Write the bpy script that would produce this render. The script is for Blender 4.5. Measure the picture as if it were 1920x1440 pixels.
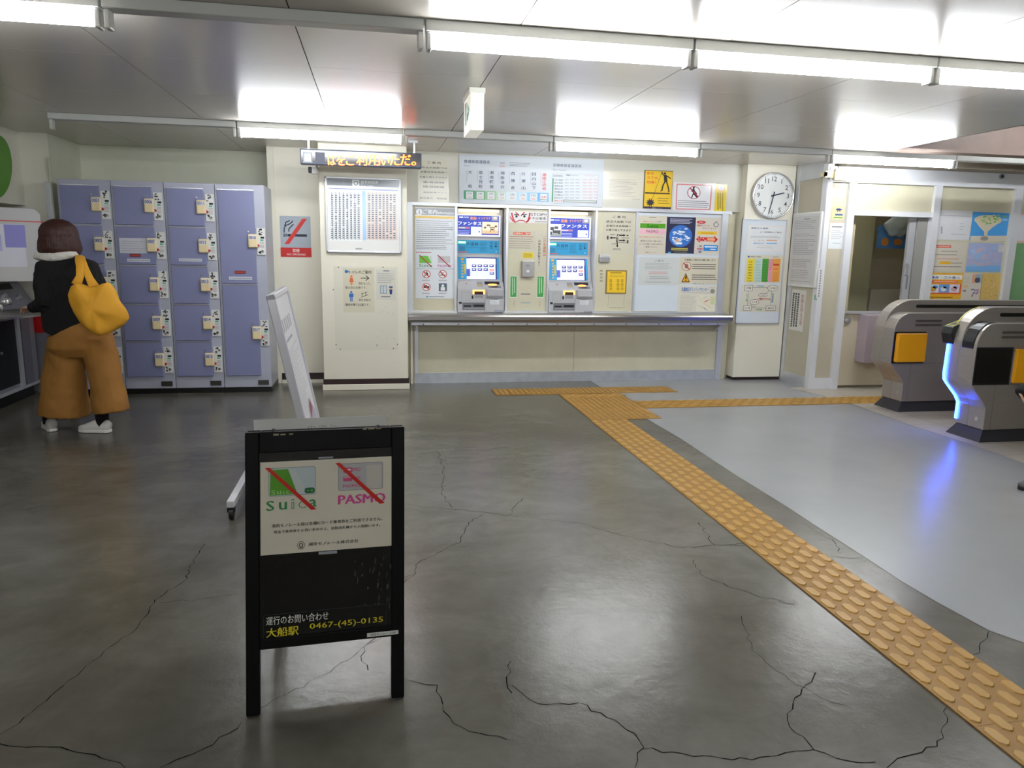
import bpy, bmesh, math, random
from mathutils import Vector, Matrix, noise as mnoise
random.seed(7)
S = bpy.context.scene
COL = S.collection
for o in list(bpy.data.objects): bpy.data.objects.remove(o, do_unlink=True)
R_ = math.radians
# ------------------------------------------------------------------ camera, world, exposure
EYE = Vector((0, 0, 1.333)); FPX = 1375.35
def cam_axes():
    y, p, r = R_(-10.607), R_(10.3095), R_(1.0597)
    A = Matrix(((1,0,0),(0,0,-1),(0,1,0)))
    Y = Matrix(((math.cos(y),0,math.sin(y)),(0,1,0),(-math.sin(y),0,math.cos(y))))
    P = Matrix(((1,0,0),(0,math.cos(p),-math.sin(p)),(0,math.sin(p),math.cos(p))))
    Q = Matrix(((math.cos(r),-math.sin(r),0),(math.sin(r),math.cos(r),0),(0,0,1)))
    return Q @ P @ Y @ A
CM = cam_axes()
cd = bpy.data.cameras.new('camera'); cam = bpy.data.objects.new('camera', cd); COL.objects.link(cam)
cd.sensor_width = 36; cd.lens = FPX/1920*36; cd.clip_end = 60; cd.clip_start = .05
rt, up, bk = CM[0], -CM[1], -CM[2]
cam.matrix_world = Matrix(((rt[0],up[0],bk[0],EYE[0]),(rt[1],up[1],bk[1],EYE[1]),(rt[2],up[2],bk[2],EYE[2]),(0,0,0,1)))
S.camera = cam
w = bpy.data.worlds.new('world'); S.world = w; w.use_nodes = True
w.node_tree.nodes['Background'].inputs[0].default_value = (.75,.85,1,1)
w.node_tree.nodes['Background'].inputs[1].default_value = .06
S.view_settings.view_transform = 'Standard'; S.view_settings.look = 'None'
S.view_settings.gamma = 1; S.view_settings.exposure = 0.84; S.view_settings.use_curve_mapping = False
LAMP = 30.0            # strength of a lit fluorescent tube

# ------------------------------------------------------------------ measuring: a ray of the photo met with a plane of the place
def ray(px, py): return CM.transposed() @ Vector(((px-960)/FPX, (py-720)/FPX, 1))
def ay(px, py, Y): d = ray(px, py); return EYE + d*(Y/d[1])
def ax(px, py, X): d = ray(px, py); return EYE + d*(X/d[0])
def fl(px, py, z=0): d = ray(px, py); return EYE + d*((z-EYE[2])/d[2])
class Plane:
    def __init__(s, O, U, V):
        s.O, s.U, s.V = Vector(O), Vector(U).normalized(), Vector(V).normalized(); s.N = s.U.cross(s.V)
    def uv(s, px, py):
        d = ray(px, py); t = (s.O-EYE).dot(s.N)/d.dot(s.N); p = EYE+d*t-s.O
        return p.dot(s.U), p.dot(s.V)
    def at(s, u, v, n=0): return s.O+s.U*u+s.V*v+s.N*n
def WY(Y): return Plane((0,Y,0),(1,0,0),(0,0,1))          # a wall facing the viewer; its normal is -Y
def WX(X): return Plane((X,0,0),(0,-1,0),(0,0,1))         # a wall facing -X

# ------------------------------------------------------------------ materials
def lin(h):
    if not isinstance(h, str): return tuple(h)
    c = [int(h[i:i+2],16)/255 for i in (0,2,4)]
    return tuple(x/12.92 if x <= .04045 else ((x+.055)/1.055)**2.4 for x in c)
def mat(name, col, rough=.5, metal=0, var=0, scale=3, emit=0, bump=0, rvar=0, spec=.5, stretch=None, alpha=1, coat=0):
    m = bpy.data.materials.get(name)
    if m: return m
    m = bpy.data.materials.new(name); m.use_nodes = True; n = m.node_tree.nodes; L = m.node_tree.links
    b = n['Principled BSDF']; c = lin(col)
    b.inputs['Base Color'].default_value = (*c,1); b.inputs['Roughness'].default_value = rough
    b.inputs['Metallic'].default_value = metal; b.inputs['Specular IOR Level'].default_value = spec
    if coat: b.inputs['Coat Weight'].default_value = coat; b.inputs['Coat Roughness'].default_value = .12
    if alpha < 1: b.inputs['Alpha'].default_value = alpha
    if emit: b.inputs['Emission Color'].default_value = (*c,1); b.inputs['Emission Strength'].default_value = emit
    if var or bump or rvar:
        t = n.new('ShaderNodeTexCoord'); mp = n.new('ShaderNodeMapping'); nz = n.new('ShaderNodeTexNoise')
        L.new(t.outputs['Object'], mp.inputs[0]); L.new(mp.outputs[0], nz.inputs['Vector'])
        if stretch: mp.inputs['Scale'].default_value = stretch
        nz.inputs['Scale'].default_value = scale; nz.inputs['Detail'].default_value = 6; nz.inputs['Roughness'].default_value = .6
        if var:
            r = n.new('ShaderNodeValToRGB'); r.color_ramp.elements[0].position = .3; r.color_ramp.elements[1].position = .7
            r.color_ramp.elements[0].color = (*[max(0,x*(1-var)) for x in c],1); r.color_ramp.elements[1].color = (*[min(1,x*(1+var)) for x in c],1)
            L.new(nz.outputs[0], r.inputs[0]); L.new(r.outputs[0], b.inputs['Base Color'])
        if rvar:
            q = n.new('ShaderNodeMapRange'); q.inputs[1].default_value = .3; q.inputs[2].default_value = .7
            q.inputs[3].default_value = max(.02,rough-rvar); q.inputs[4].default_value = min(1,rough+rvar)
            L.new(nz.outputs[0], q.inputs[0]); L.new(q.outputs[0], b.inputs['Roughness'])
        if bump:
            u = n.new('ShaderNodeBump'); u.inputs['Strength'].default_value = bump; u.inputs['Distance'].default_value = .01
            L.new(nz.outputs[0], u.inputs['Height']); L.new(u.outputs[0], b.inputs['Normal'])
    return m
def ink(h, kind='p'):
    """a printed colour: p = paper, g = laminated paper, e = lit display"""
    if kind[0] == 'e': return mat('lit_'+h+kind, h, .4, emit=float(kind[1:] or 1))
    return mat('print_'+kind+h, h, {'p':.55,'g':.16}[kind])

# ------------------------------------------------------------------ mesh building
class MB:
    def __init__(s): s.v, s.f, s.m, s.mats = [], [], [], []
    def mi(s, m):
        if m not in s.mats: s.mats.append(m)
        return s.mats.index(m)
    def add(s, vs, fs, m):
        o = len(s.v); s.v += [Vector(p) for p in vs]; k = s.mi(m)
        for f in fs: s.f.append([i+o for i in f]); s.m.append(k)
        return s
    def quad(s, a, b, c, d, m): return s.add([a,b,c,d], [(0,1,2,3)], m)
    def poly(s, pts, m): return s.add(pts, [tuple(range(len(pts)))], m)
    def box(s, x0, x1, y0, y1, z0, z1, m):
        return s.add([(x,y,z) for x in (x0,x1) for y in (y0,y1) for z in (z0,z1)],
            [(0,1,3,2),(4,6,7,5),(0,4,5,1),(2,3,7,6),(0,2,6,4),(1,5,7,3)], m)
    def obox(s, pl, u0, u1, v0, v1, n0, n1, m):
        """a box on a plane: u right, v up, n out of the plane"""
        if u0 > u1: u0, u1 = u1, u0
        if v0 > v1: v0, v1 = v1, v0
        return s.add([pl.at(u,v,n) for u in (u0,u1) for v in (v0,v1) for n in (n0,n1)],
            [(0,1,3,2),(4,6,7,5),(0,4,5,1),(2,3,7,6),(0,2,6,4),(1,5,7,3)], m)
    def prism(s, prof, a, b, m, caps=True):
        """prof: points; a, b: offset vectors"""
        n = len(prof); A = [Vector(p)+Vector(a) for p in prof]; B = [Vector(p)+Vector(b) for p in prof]
        fs = [(i,(i+1)%n,(i+1)%n+n,i+n) for i in range(n)]
        if caps: fs += [tuple(range(n))[::-1], tuple(range(n,2*n))]
        return s.add(A+B, fs, m)
    def tube(s, pts, rad, m, n=12, side=None, ry=None, cap=True, rings=None):
        pts = [Vector(p) for p in pts]; k = len(pts)
        rad = rad if isinstance(rad,(list,tuple)) else [rad]*k
        ry = rad if ry is None else (ry if isinstance(ry,(list,tuple)) else [ry]*k)
        vs = []; prev = Vector(side) if side else None
        for i in range(k):
            d = (pts[min(i+1,k-1)]-pts[max(i-1,0)]).normalized()
            if prev is None: prev = Vector((0,0,1)) if abs(d.z) < .9 else Vector((1,0,0))
            base = Vector(side) if side else prev
            A = base-d*base.dot(d)
            if A.length < 1e-4: A = prev-d*prev.dot(d)
            A.normalize(); B = d.cross(A); prev = A
            for j in range(n):
                t = 2*math.pi*j/n; vs.append(pts[i]+A*(math.cos(t)*rad[i])+B*(math.sin(t)*ry[i]))
        fs = [(i*n+j, i*n+(j+1)%n, (i+1)*n+(j+1)%n, (i+1)*n+j) for i in range(k-1) for j in range(n)]
        if cap: fs += [tuple(range(n))[::-1], tuple(range((k-1)*n,k*n))]
        return s.add(vs, fs, m)
    def ball(s, c, rx, ry, rz, m, n=14, k=9):
        c = Vector(c)
        pts = [c+Vector((0,0,rz*math.sin(math.pi*(i/k-.5)))) for i in range(k+1)]
        vs = []
        for i in range(k+1):
            q = math.cos(math.pi*(i/k-.5))
            q = max(q,.02)
            for j in range(n):
                t = 2*math.pi*j/n; vs.append(pts[i]+Vector((rx*q*math.cos(t), ry*q*math.sin(t), 0)))
        fs = [(i*n+j, i*n+(j+1)%n, (i+1)*n+(j+1)%n, (i+1)*n+j) for i in range(k) for j in range(n)]+[tuple(range(n))[::-1], tuple(range(k*n,(k+1)*n))]
        return s.add(vs, fs, m)
    def build(s, name, parent=None, bevel=0, smooth=False, label=None, cat=None, group=None, kind=None, seg=2, loc=None):
        me = bpy.data.meshes.new(name)
        if parent is not None: L = root_loc(parent)
        elif loc is not None: L = Vector(loc)
        else:
            xs = [p.x for p in s.v]; ys = [p.y for p in s.v]; zs = [p.z for p in s.v]
            L = Vector(((min(xs)+max(xs))/2,(min(ys)+max(ys))/2,min(zs)))
        me.from_pydata([tuple(p-L) for p in s.v], [], s.f)
        for m in s.mats: me.materials.append(m)
        me.polygons.foreach_set('material_index', s.m)
        if smooth: me.polygons.foreach_set('use_smooth', [True]*len(me.polygons))
        me.update()
        o = bpy.data.objects.new(name, me); COL.objects.link(o)
        if parent is not None: o.parent = parent
        else: o.location = L
        if bevel:
            b = o.modifiers.new('bevel','BEVEL'); b.width = bevel; b.segments = seg; b.limit_method = 'ANGLE'; b.angle_limit = R_(40)
        tag(o, label, cat, group, kind); return o
def root_loc(o):
    while o.parent: o = o.parent
    return Vector(o.location)
def tag(o, label=None, cat=None, group=None, kind=None):
    for k, v in (('label',label),('category',cat),('group',group),('kind',kind)):
        if v: o[k] = v
    return o
def thing(name, label, cat, loc, group=None):
    o = bpy.data.objects.new(name, None); COL.objects.link(o); o.location = loc; o.empty_display_size = .1
    return tag(o, label, cat, group)
def struct(mb, name, **k): return mb.build(name, kind='structure', **k)
def copy_tree(o, parent=None):
    c = o.copy(); COL.objects.link(c)
    if parent is not None: c.parent = parent
    for ch in list(o.children): copy_tree(ch, c)
    return c

# ------------------------------------------------------------------ flat print: rectangles, rings, strokes and real lettering
TXT = {}
def glyphs(t, bold):
    k = (t, bold)
    if k in TXT: return TXT[k]
    cu = bpy.data.curves.new('t','FONT'); cu.body = t; cu.size = 1; cu.resolution_u = 2; cu.offset = bold
    ob = bpy.data.objects.new('t', cu); COL.objects.link(ob)
    dg = bpy.context.evaluated_depsgraph_get(); e = ob.evaluated_get(dg); me = e.to_mesh()
    vs = [(v.co.x, v.co.y) for v in me.vertices]; fs = [tuple(p.vertices) for p in me.polygons]
    e.to_mesh_clear(); bpy.data.objects.remove(ob, do_unlink=True); bpy.data.curves.remove(cu)
    TXT[k] = (vs, fs); return TXT[k]
LV = .0005
class Art:
    """print on a plane; coordinates are read off an enlarged view of the photo (origin ox, oy, scale s) and met with the plane"""
    def __init__(s, pl, crop=(0,0,1), kind='p', n=0):
        s.pl, s.c, s.kind, s.n, s.mb = pl, crop, kind, n, MB()
    def p(s, x, y): return s.pl.uv(s.c[0]+x/s.c[2], s.c[1]+y/s.c[2])
    def r(s, x0, y0, x1, y1):
        a, b = s.p(x0,y0), s.p(x1,y1); return a[0], b[1], b[0], a[1]      # u0 v0 u1 v1
    def M(s, col): return col if not isinstance(col,str) else ink(col, s.kind)
    def slab(s, x0, y0, x1, y1, col, th=.002):
        u0,v0,u1,v1 = s.r(x0,y0,x1,y1); s.mb.obox(s.pl,u0,u1,v0,v1,s.n,s.n+th,s.M(col)); s.n += th; s.box = (u0,v0,u1,v1); return s
    def P(s, pts, col, lv=1):
        s.mb.poly([s.pl.at(u,v,s.n+LV*lv) for u,v in pts], s.M(col)); return s
    def rect(s, x0, y0, x1, y1, col, lv=1):
        u0,v0,u1,v1 = s.r(x0,y0,x1,y1); return s.P([(u0,v0),(u1,v0),(u1,v1),(u0,v1)],col,lv)
    def poly(s, pts, col, lv=1): return s.P([s.p(*q) for q in pts],col,lv)
    def ell(s, x0, y0, x1, y1, col, lv=1, n=28):
        u0,v0,u1,v1 = s.r(x0,y0,x1,y1); cx,cy,a,b = (u0+u1)/2,(v0+v1)/2,(u1-u0)/2,(v1-v0)/2
        return s.P([(cx+a*math.cos(2*math.pi*i/n), cy+b*math.sin(2*math.pi*i/n)) for i in range(n)],col,lv)
    def ring(s, x0, y0, x1, y1, col, w=.14, lv=2, n=28):
        u0,v0,u1,v1 = s.r(x0,y0,x1,y1); cx,cy,a,b = (u0+u1)/2,(v0+v1)/2,(u1-u0)/2,(v1-v0)/2; vs=[]; fs=[]
        for i in range(n):
            t=2*math.pi*i/n
            for q in (1,1-w): vs.append(s.pl.at(cx+a*q*math.cos(t),cy+b*q*math.sin(t),s.n+LV*lv))
        for i in range(n): fs.append((2*i,2*((i+1)%n),2*((i+1)%n)+1,2*i+1))
        s.mb.add(vs,fs,s.M(col)); return s
    def frame(s, x0, y0, x1, y1, col, w, lv=1):
        u0,v0,u1,v1 = s.r(x0,y0,x1,y1); w = w/s.c[2]*s.unit()
        for a,b,c,d in ((u0,v1-w,u1,v1),(u0,v0,u1,v0+w),(u0,v0,u0+w,v1),(u1-w,v0,u1,v1)): s.P([(a,b),(c,b),(c,d),(a,d)],col,lv)
        return s
    def line(s, pts, w, col, lv=2):
        q = [Vector(s.p(*a)) for a in pts]; w = w/s.c[2]*s.unit()
        for a, b in zip(q, q[1:]):
            d = (b-a); 
            if d.length < 1e-7: continue
            d.normalize(); n = Vector((-d.y,d.x))*w/2; s.P([a-n,b-n,b+n,a+n],col,lv)
        return s
    def unit(s):
        a, b = s.pl.uv(s.c[0]+1,s.c[1]+1), s.pl.uv(s.c[0]+2,s.c[1]+1); return abs(b[0]-a[0])
    def text(s, t, x0, y0, x1, y1, col, bold=.0, lv=3, slant=0, mirror=False):
        vs, fs = glyphs(t, min(bold,0))
        if not vs: return s
        X = [v[0] for v in vs]; Y = [v[1] for v in vs]; a,c,b,d = min(X),min(Y),max(X),max(Y)
        u0,v0,u1,v1 = s.r(x0,y0,x1,y1)
        sx = (u1-u0)/max(b-a,1e-6); sy = (v1-v0)/max(d-c,1e-6)
        if mirror: f = lambda x: u1-(x-a)*sx
        else: f = lambda x: u0+(x-a)*sx
        e = bold*.8*min(sx,sy)                                  # heavier lettering: strokes laid twice, a hair apart
        for k,(dx,dy) in enumerate(((-e,0),(e,e*.6)) if bold > 0 else ((0,0),)):
            s.mb.add([s.pl.at(f(x)+dx+slant*(y-c)*sy, v0+dy+(y-c)*sy, s.n+LV*(lv+.25*k)) for x,y in vs], fs, s.M(col))
        return s
    def vtext(s, t, x0, y0, x1, y1, col, bold=0, lv=3):
        n = len(t); u0,v0,u1,v1 = s.r(x0,y0,x1,y1); h = (v1-v0)/n
        for i, ch in enumerate(t):
            vs, fs = glyphs(ch, 0)
            if not vs: continue
            k = min(h,(u1-u0))
            ox = (u0+u1)/2-.5*k; oy = v1-h*(i+.5)-.38*k
            if ch in '、。': ox += .3*k; oy += .4*k
            for q,e in enumerate((-bold*.8*k,bold*.8*k) if bold > 0 else (0,)): s.mb.add([s.pl.at(ox+e+x*k*.98, oy+y*k*.98, s.n+LV*(lv+.25*q)) for x,y in vs], fs, s.M(col))
        return s
    def para(s, x0, y0, x1, y1, n, col, fill=.9, h=.4, lv=2, rag=.25, words=9):
        """rows of print too small to read: short broken strokes"""
        u0,v0,u1,v1 = s.r(x0,y0,x1,y1)
        for i in range(n):
            vv = v1-(v1-v0)*(i+.5)/n; hh = abs(v1-v0)/n*h/2; e = u1-(u1-u0)*random.random()*rag; u = u0
            while u < e:
                ww = (u1-u0)/words*random.uniform(.5,1.2); b = min(u+ww*fill,e); s.P([(u,vv-hh),(b,vv-hh),(b,vv+hh),(u,vv+hh)],col,lv); u += ww
        return s
    def vpara(s, x0, y0, x1, y1, n, col, h=.45, lv=2):
        for i in range(n):
            xx = x1-(x1-x0)*(i+.5)/n; hw = (x1-x0)/n*h/2; e = y1-(y1-y0)*random.random()*.2; y = y0
            while y < e:
                q = (y1-y0)/14*random.uniform(.5,1.1); s.rect(xx-hw,y,xx+hw,min(y+q*.8,e),col,lv); y += q
        return s
    def build(s, name, label=None, cat=None, group=None, parent=None, **k): return s.mb.build(name, parent, label=label, cat=cat, group=group, **k)
# ------------------------------------------------------------------ materials of the place
m_wall = mat('wall_paint','e4e1d2',.45,var=.04,scale=2)
m_alc  = mat('alcove_paint','d9dac6',.5,var=.05,scale=2.5)
m_col  = mat('column_paint','e8e4d2',.4,var=.02,scale=2)
m_beige= mat('beige_panel','cdc8ae',.4,var=.05,scale=3)
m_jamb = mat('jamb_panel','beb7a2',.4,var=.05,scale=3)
m_alu  = mat('aluminium','d2d5da',.38,metal=.55,var=.04,scale=6)
m_aluw = mat('white_aluminium','e2e4e8',.4,metal=.15)
m_steel= mat('brushed_steel','a9a6a2',.3,metal=1,var=.06,scale=8,stretch=(1,1,30))
m_dark = mat('black_rubber','0d0c0c',.5,var=.1)
m_skirt= mat('maroon_skirting','2a1414',.4)
m_ceil = mat('ceiling_panel','cac4b9',.22,var=.025,scale=1.2,spec=.45)
m_gap  = mat('joint_gap','55504a',.8)
m_white= mat('white_paint','e6e6e2',.35)
m_black= mat('black','0b0b0b',.4)
CZ = 2.25
# floor materials
def concrete():
    m = bpy.data.materials.new('sealed_concrete'); m.use_nodes = True; n = m.node_tree.nodes; L = m.node_tree.links; b = n['Principled BSDF']
    t = n.new('ShaderNodeTexCoord')
    def nz(sc, det, st=(1,1,1), dist=0):
        mp = n.new('ShaderNodeMapping'); mp.inputs['Scale'].default_value = st; L.new(t.outputs['Object'], mp.inputs[0])
        z = n.new('ShaderNodeTexNoise'); z.inputs['Scale'].default_value = sc; z.inputs['Detail'].default_value = det; z.inputs['Roughness'].default_value = .62; z.inputs['Distortion'].default_value = dist
        L.new(mp.outputs[0], z.inputs['Vector']); return z.outputs[0]
    a, c = nz(.75,7,dist=.5), nz(3.4,9,(1,1.4,1),.6)
    r = n.new('ShaderNodeValToRGB'); e = r.color_ramp.elements; e[0].position=.34; e[1].position=.68
    e[0].color=(.088,.081,.060,1); e[1].color=(.160,.156,.134,1); L.new(a, r.inputs[0])
    r2 = n.new('ShaderNodeValToRGB'); e = r2.color_ramp.elements; e[0].position=.30; e[1].position=.70
    e[0].color=(.76,.745,.70,1); e[1].color=(1.06,1.06,1.06,1); L.new(c, r2.inputs[0])
    mx = n.new('ShaderNodeMixRGB'); mx.blend_type='MULTIPLY'; mx.inputs[0].default_value=1; L.new(r.outputs[0],mx.inputs[1]); L.new(r2.outputs[0],mx.inputs[2])
    L.new(mx.outputs[0], b.inputs['Base Color'])
    b.inputs['Roughness'].default_value = .235
    u = n.new('ShaderNodeBump'); u.inputs['Strength'].default_value=.17; u.inputs['Distance'].default_value=.01; L.new(nz(13,8),u.inputs['Height']); L.new(u.outputs[0],b.inputs['Normal'])
    return m
m_conc = concrete()
m_paintfl = mat('grey_floor_paint','999b9e',.27,var=.05,scale=1.5,bump=.03)
m_crack = mat('crack','141311',1,spec=0)
def tiles():
    m = bpy.data.materials.new('beige_floor_tile'); m.use_nodes = True; n = m.node_tree.nodes; L = m.node_tree.links; b = n['Principled BSDF']
    t = n.new('ShaderNodeTexCoord'); k = n.new('ShaderNodeTexBrick'); k.offset = 0; k.inputs['Scale'].default_value = 1
    k.inputs['Brick Width'].default_value=.3; k.inputs['Row Height'].default_value=.3; k.inputs['Mortar Size'].default_value=.004
    k.inputs['Color1'].default_value=(.44,.40,.34,1); k.inputs['Color2'].default_value=(.40,.37,.31,1); k.inputs['Mortar'].default_value=(.22,.2,.17,1)
    L.new(t.outputs['Object'],k.inputs['Vector']); L.new(k.outputs[0],b.inputs['Base Color']); b.inputs['Roughness'].default_value=.35; return m
m_tile = tiles()

# ------------------------------------------------------------------ floor
f = MB(); f.quad((-4.6,-3,0),(9,-3,0),(9,9.5,0),(-4.6,9.5,0),m_conc)
def crack(pts, wd=.0035):
    q = [fl(*a) for a in pts]; out = [q[0]]
    for a, b in zip(q, q[1:]):
        d = b-a; k = max(2,int(d.length/.025)); nn = Vector((-d.y,d.x,0)).normalized()
        for i in range(1,k+1):
            amp = .010 if i < k else 0
            out.append(a+d*(i/k)+nn*random.uniform(-amp,amp))
    for a, b in zip(out, out[1:]):
        d = (b-a).normalized(); w = wd*random.uniform(.35,1.0)/2; nn = Vector((-d.y,d.x,0))*w; z = Vector((0,0,.0008))
        f.poly([a-nn+z,b-nn+z,b+nn+z,a+nn+z], m_crack)
for pts in (
  [(768,1276),(820,1285),(830,1320),(850,1357),(900,1375),(950,1387)],
  [(752,945),(830,953),(900,960),(954,967),(1092,982),(1146,999),(1235,1018),(1280,1027),(1395,1020)],
  [(954,967),(981,933)], [(0,1395),(70,1400),(130,1407),(190,1422),(235,1440)], [(452,1355),(430,1375),(380,1405),(330,1425),(300,1440)],
  [(385,1020),(355,1065),(345,1090),(300,1120),(290,1130),(255,1180),(220,1205),(160,1250),(60,1335),(0,1378)],
  [(705,1196),(682,1213),(678,1240),(690,1257)], [(905,965),(878,980),(870,1000),(862,1018),(785,1055),(780,1075),(758,1092)],
  [(1774,1327),(1765,1372),(1757,1400),(1729,1411),(1683,1422),(1663,1440)],
  [(1205,1405),(1260,1410),(1300,1419),(1374,1425),(1458,1417),(1526,1406),(1568,1422),(1642,1429)],
  [(1526,1406),(1507,1382),(1481,1364),(1476,1338),(1487,1319),(1510,1285),(1529,1261)],
  [(960,1285),(1010,1320),(1085,1318),(1165,1360),(1190,1375),(1207,1402),(1190,1440)], [(958,1240),(950,1280),(960,1300)],
  [(1618,1046),(1581,1046),(1545,1041)], [(1577,1038),(1560,1012),(1539,1002),(1505,981)], [(1855,1183),(1838,1206),(1836,1225),(1823,1230)],
  [(820,845),(832,880),(828,925),(848,952)], [(1300,1050),(1312,1075),(1365,1100),(1420,1118),(1490,1133)], [(1310,980),(1340,1022),(1397,1023)] ):
    crack(pts)
for pts in ([(1390,1155),(1410,1220),(1480,1275),(1526,1300),(1600,1330)], [(780,1075),(700,1110),(640,1128)], [(300,1130),(370,1125),(445,1112)], [(720,1190),(620,1260),(480,1330)]):
    crack(pts, .0022)
floor = struct(f,'floor',loc=(0,0,0))
# painted area and beige tiling (each a thin coat on the concrete)
pa = [fl(*a) for a in [(1105,713),(1138,733),(1215,787),(1275,822),(1375,888),(1475,950),(1520,980),(1623,1046),(1690,1090),(1758,1130),(1855,1183),(1920,1206)]]
pa = [Vector((p.x,p.y,.0015)) for p in pa]
last = pa[-1]
for k in range(1,7): pa.append(Vector((last.x+.33*k, last.y+.02*k*k*.4-.02*k, .0015)))
pa += [Vector((6.5,2.2,.0015)),Vector((6.5,7.45,.0015)),Vector((2.2,7.45,.0015))]
struct(MB().poly(pa,m_paintfl),'floor_painted_area',loc=(0,0,0))
ta = [fl(*a) for a in [(1480,728),(1535,741),(1604,760),(1719,802),(1812,831),(1920,869)]]
d = (ta[-1]-ta[-3]).normalized(); ta.append(ta[-1]+d*1.2)
ta = [Vector((p.x,p.y,.003)) for p in ta]+[Vector((9,2.6,.003)),Vector((9,8.6,.003)),Vector((4.4,8.6,.003)),Vector((4.4,6.8,.003))]
struct(MB().poly(ta,m_tile),'floor_tiled_area',loc=(0,0,0))

# ------------------------------------------------------------------ ceiling: panels with open joints
c = MB(); XE = 4.41
xs = [-4.6,-4.0,-3.08,-2.16,-1.235,-.317,.606,1.535,2.46,3.385,XE]; ys = [-3,-2.3,-1.38,-.46,.46,1.39,2.31,3.235,4.16,5.08,6.0,6.92,7.84,9.5]
for x0,x1 in zip(xs,xs[1:]):
    for y0,y1 in zip(ys,ys[1:]):
        g = .0024; h = .0016
        c.box(x0+g,x1-g,y0+h,y1-h,CZ,CZ+.008,m_ceil)
c.quad((-4.6,-3,CZ+.010),(XE,-3,CZ+.010),(XE,9.5,CZ+.010),(-4.6,9.5,CZ+.010),m_gap)
struct(c,'ceiling',loc=(0,0,CZ))
# the ceiling stops at the gates: edge, higher deck, pink steel
m_deck = mat('raw_deck','9a9080',.7,var=.1); m_pink = mat('pink_steel','a8958c',.45,var=.08,scale=4)
struct(MB().box(XE,XE+.02,-3,9.5,CZ-.0,2.5,mat('edge_trim','8d8474',.6)),'trim_1')
struct(MB().box(XE+.02,9,-3,9.5,2.85,2.9,m_deck),'ceiling_upper')

# ------------------------------------------------------------------ walls
b = MB()
b.box(-2.76,-.92,7.9,8.0,0,CZ,m_alc); struct(b,'wall_back_alcove')
b = MB(); b.box(-2.86,-2.752,7.2,7.9,0,CZ,m_alc); b.box(-3.0,-2.752,7.19,7.2,0,CZ,m_wall); struct(b,'wall_left_alcove')
b = MB(); b.box(-4.6,-4.5,-3,9,0,CZ,m_wall); struct(b,'wall_left')
b = MB(); b.box(-4.5,-2.975,3.0,7.19,1.64,CZ,m_wall); struct(b,'wall_left_soffit')
b = MB(); b.box(-4.5,-3.0,7.19,7.3,0,CZ,m_wall); struct(b,'wall_back_left')
struct(MB().box(-.93,.5,7.45,7.55,0,CZ,m_col),'wall_back_recess')
struct(MB().box(-.985,-.925,7.44,7.9,0,CZ,m_col),'trim_2')
struct(MB().box(-.92,-.5,7.435,7.45,.035,.10,m_skirt).box(-.92,-.5,7.43,7.45,0,.035,m_col),'baseboard_recess')
# column with the timetable
struct(MB().box(-.49,.298,7.03,7.5,.02,CZ,m_col),'column',bevel=.006)
struct(MB().box(-.497,.305,7.02,7.3,.055,.105,m_skirt),'baseboard_column'); struct(MB().box(-.503,.311,7.01,7.3,0,.055,m_col),'baseboard_column_plinth',bevel=.004)
# ticket wall
YW = 7.33
m_low = mat('beige_panel_low','c9c4ab',.42,var=.06,scale=4)
b = MB(); b.box(.30,2.02,YW,YW+.12,0,.71,m_low); b.box(2.023,3.72,YW,YW+.12,0,.71,m_low); struct(b,'wall_back_counter')
b = MB()
zc = .71; zt = 1.75
mx = [ay(857,500,YW).x, ay(947,500,YW).x, ay(1027,500,YW).x, ay(1112,500,YW).x]
for i,(xa,xb) in enumerate(((.30,mx[0]),(mx[1],mx[2]),(mx[3],3.72))): struct(MB().box(xa,xb,YW,YW+.1,zc,zt,m_beige),('wall_back_panel_left','wall_back_panel_middle','wall_back_panel_right')[i])
b = MB(); b.box(mx[0],mx[1],YW+.35,YW+.4,zc,zt,m_alu); b.box(mx[2],mx[3],YW+.35,YW+.4,zc,zt,m_alu)
struct(b,'wall_back_niche')
for i,x in enumerate(mx): struct(MB().box(x-.004,x+.004,YW+.02,YW+.36,zc,zt,m_alu),'trim_%d'%(10+i))
struct(MB().box(.30,3.72,YW+.1,YW+.4,zc-.02,zc,m_alu),'trim_14'); struct(MB().box(.30,3.72,YW+.1,YW+.4,zt,zt+.02,m_alu),'trim_15')
struct(MB().box(.298,3.78,YW-.01,YW+.4,1.77,CZ,mat('fascia','cccabd',.35,var=.02)),'wall_back_fascia')
struct(MB().box(3.66,3.78,7.40,7.5,0,CZ,m_col),'wall_back_end')
struct(MB().box(.372,3.66,YW-.012,YW+.02,.0,.105,mat('skirt_alu','b9bec4',.4,metal=.4,var=.1,scale=14)),'baseboard_counter')
# aluminium frame of the ticket wall: rails and mullions
fr = MB()
fr.box(.31,3.67,YW-.03,YW+.02,1.745,1.775,m_alu)
for px,wd in ((768,.06),(854,.022),(949,.022),(1027,.022),(1114,.022),(1189,.022),(1352,.07)):
    x = ay(px,500,YW).x; fr.box(x-wd/2,x+wd/2,YW-.025,YW+.02,zc,1.745,m_alu)
fr.box(.31,3.67,YW-.02,YW+.02,zc,zc+.02,m_alu)
fr.box(.375,.41,YW-.02,YW+.02,.105,.64,m_alu); fr.box(3.60,3.66,YW-.03,YW+.02,0,.64,m_alu); fr.box(.335,.355,YW-.04,YW,0,.64,m_col)
struct(fr,'trim_3')
# clock column
struct(MB().box(3.765,4.312,7.22,7.7,.035,CZ,m_col),'column_right',bevel=.004)
struct(MB().box(3.78,4.315,7.235,7.7,0,.035,m_skirt),'baseboard_clock_column')
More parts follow.
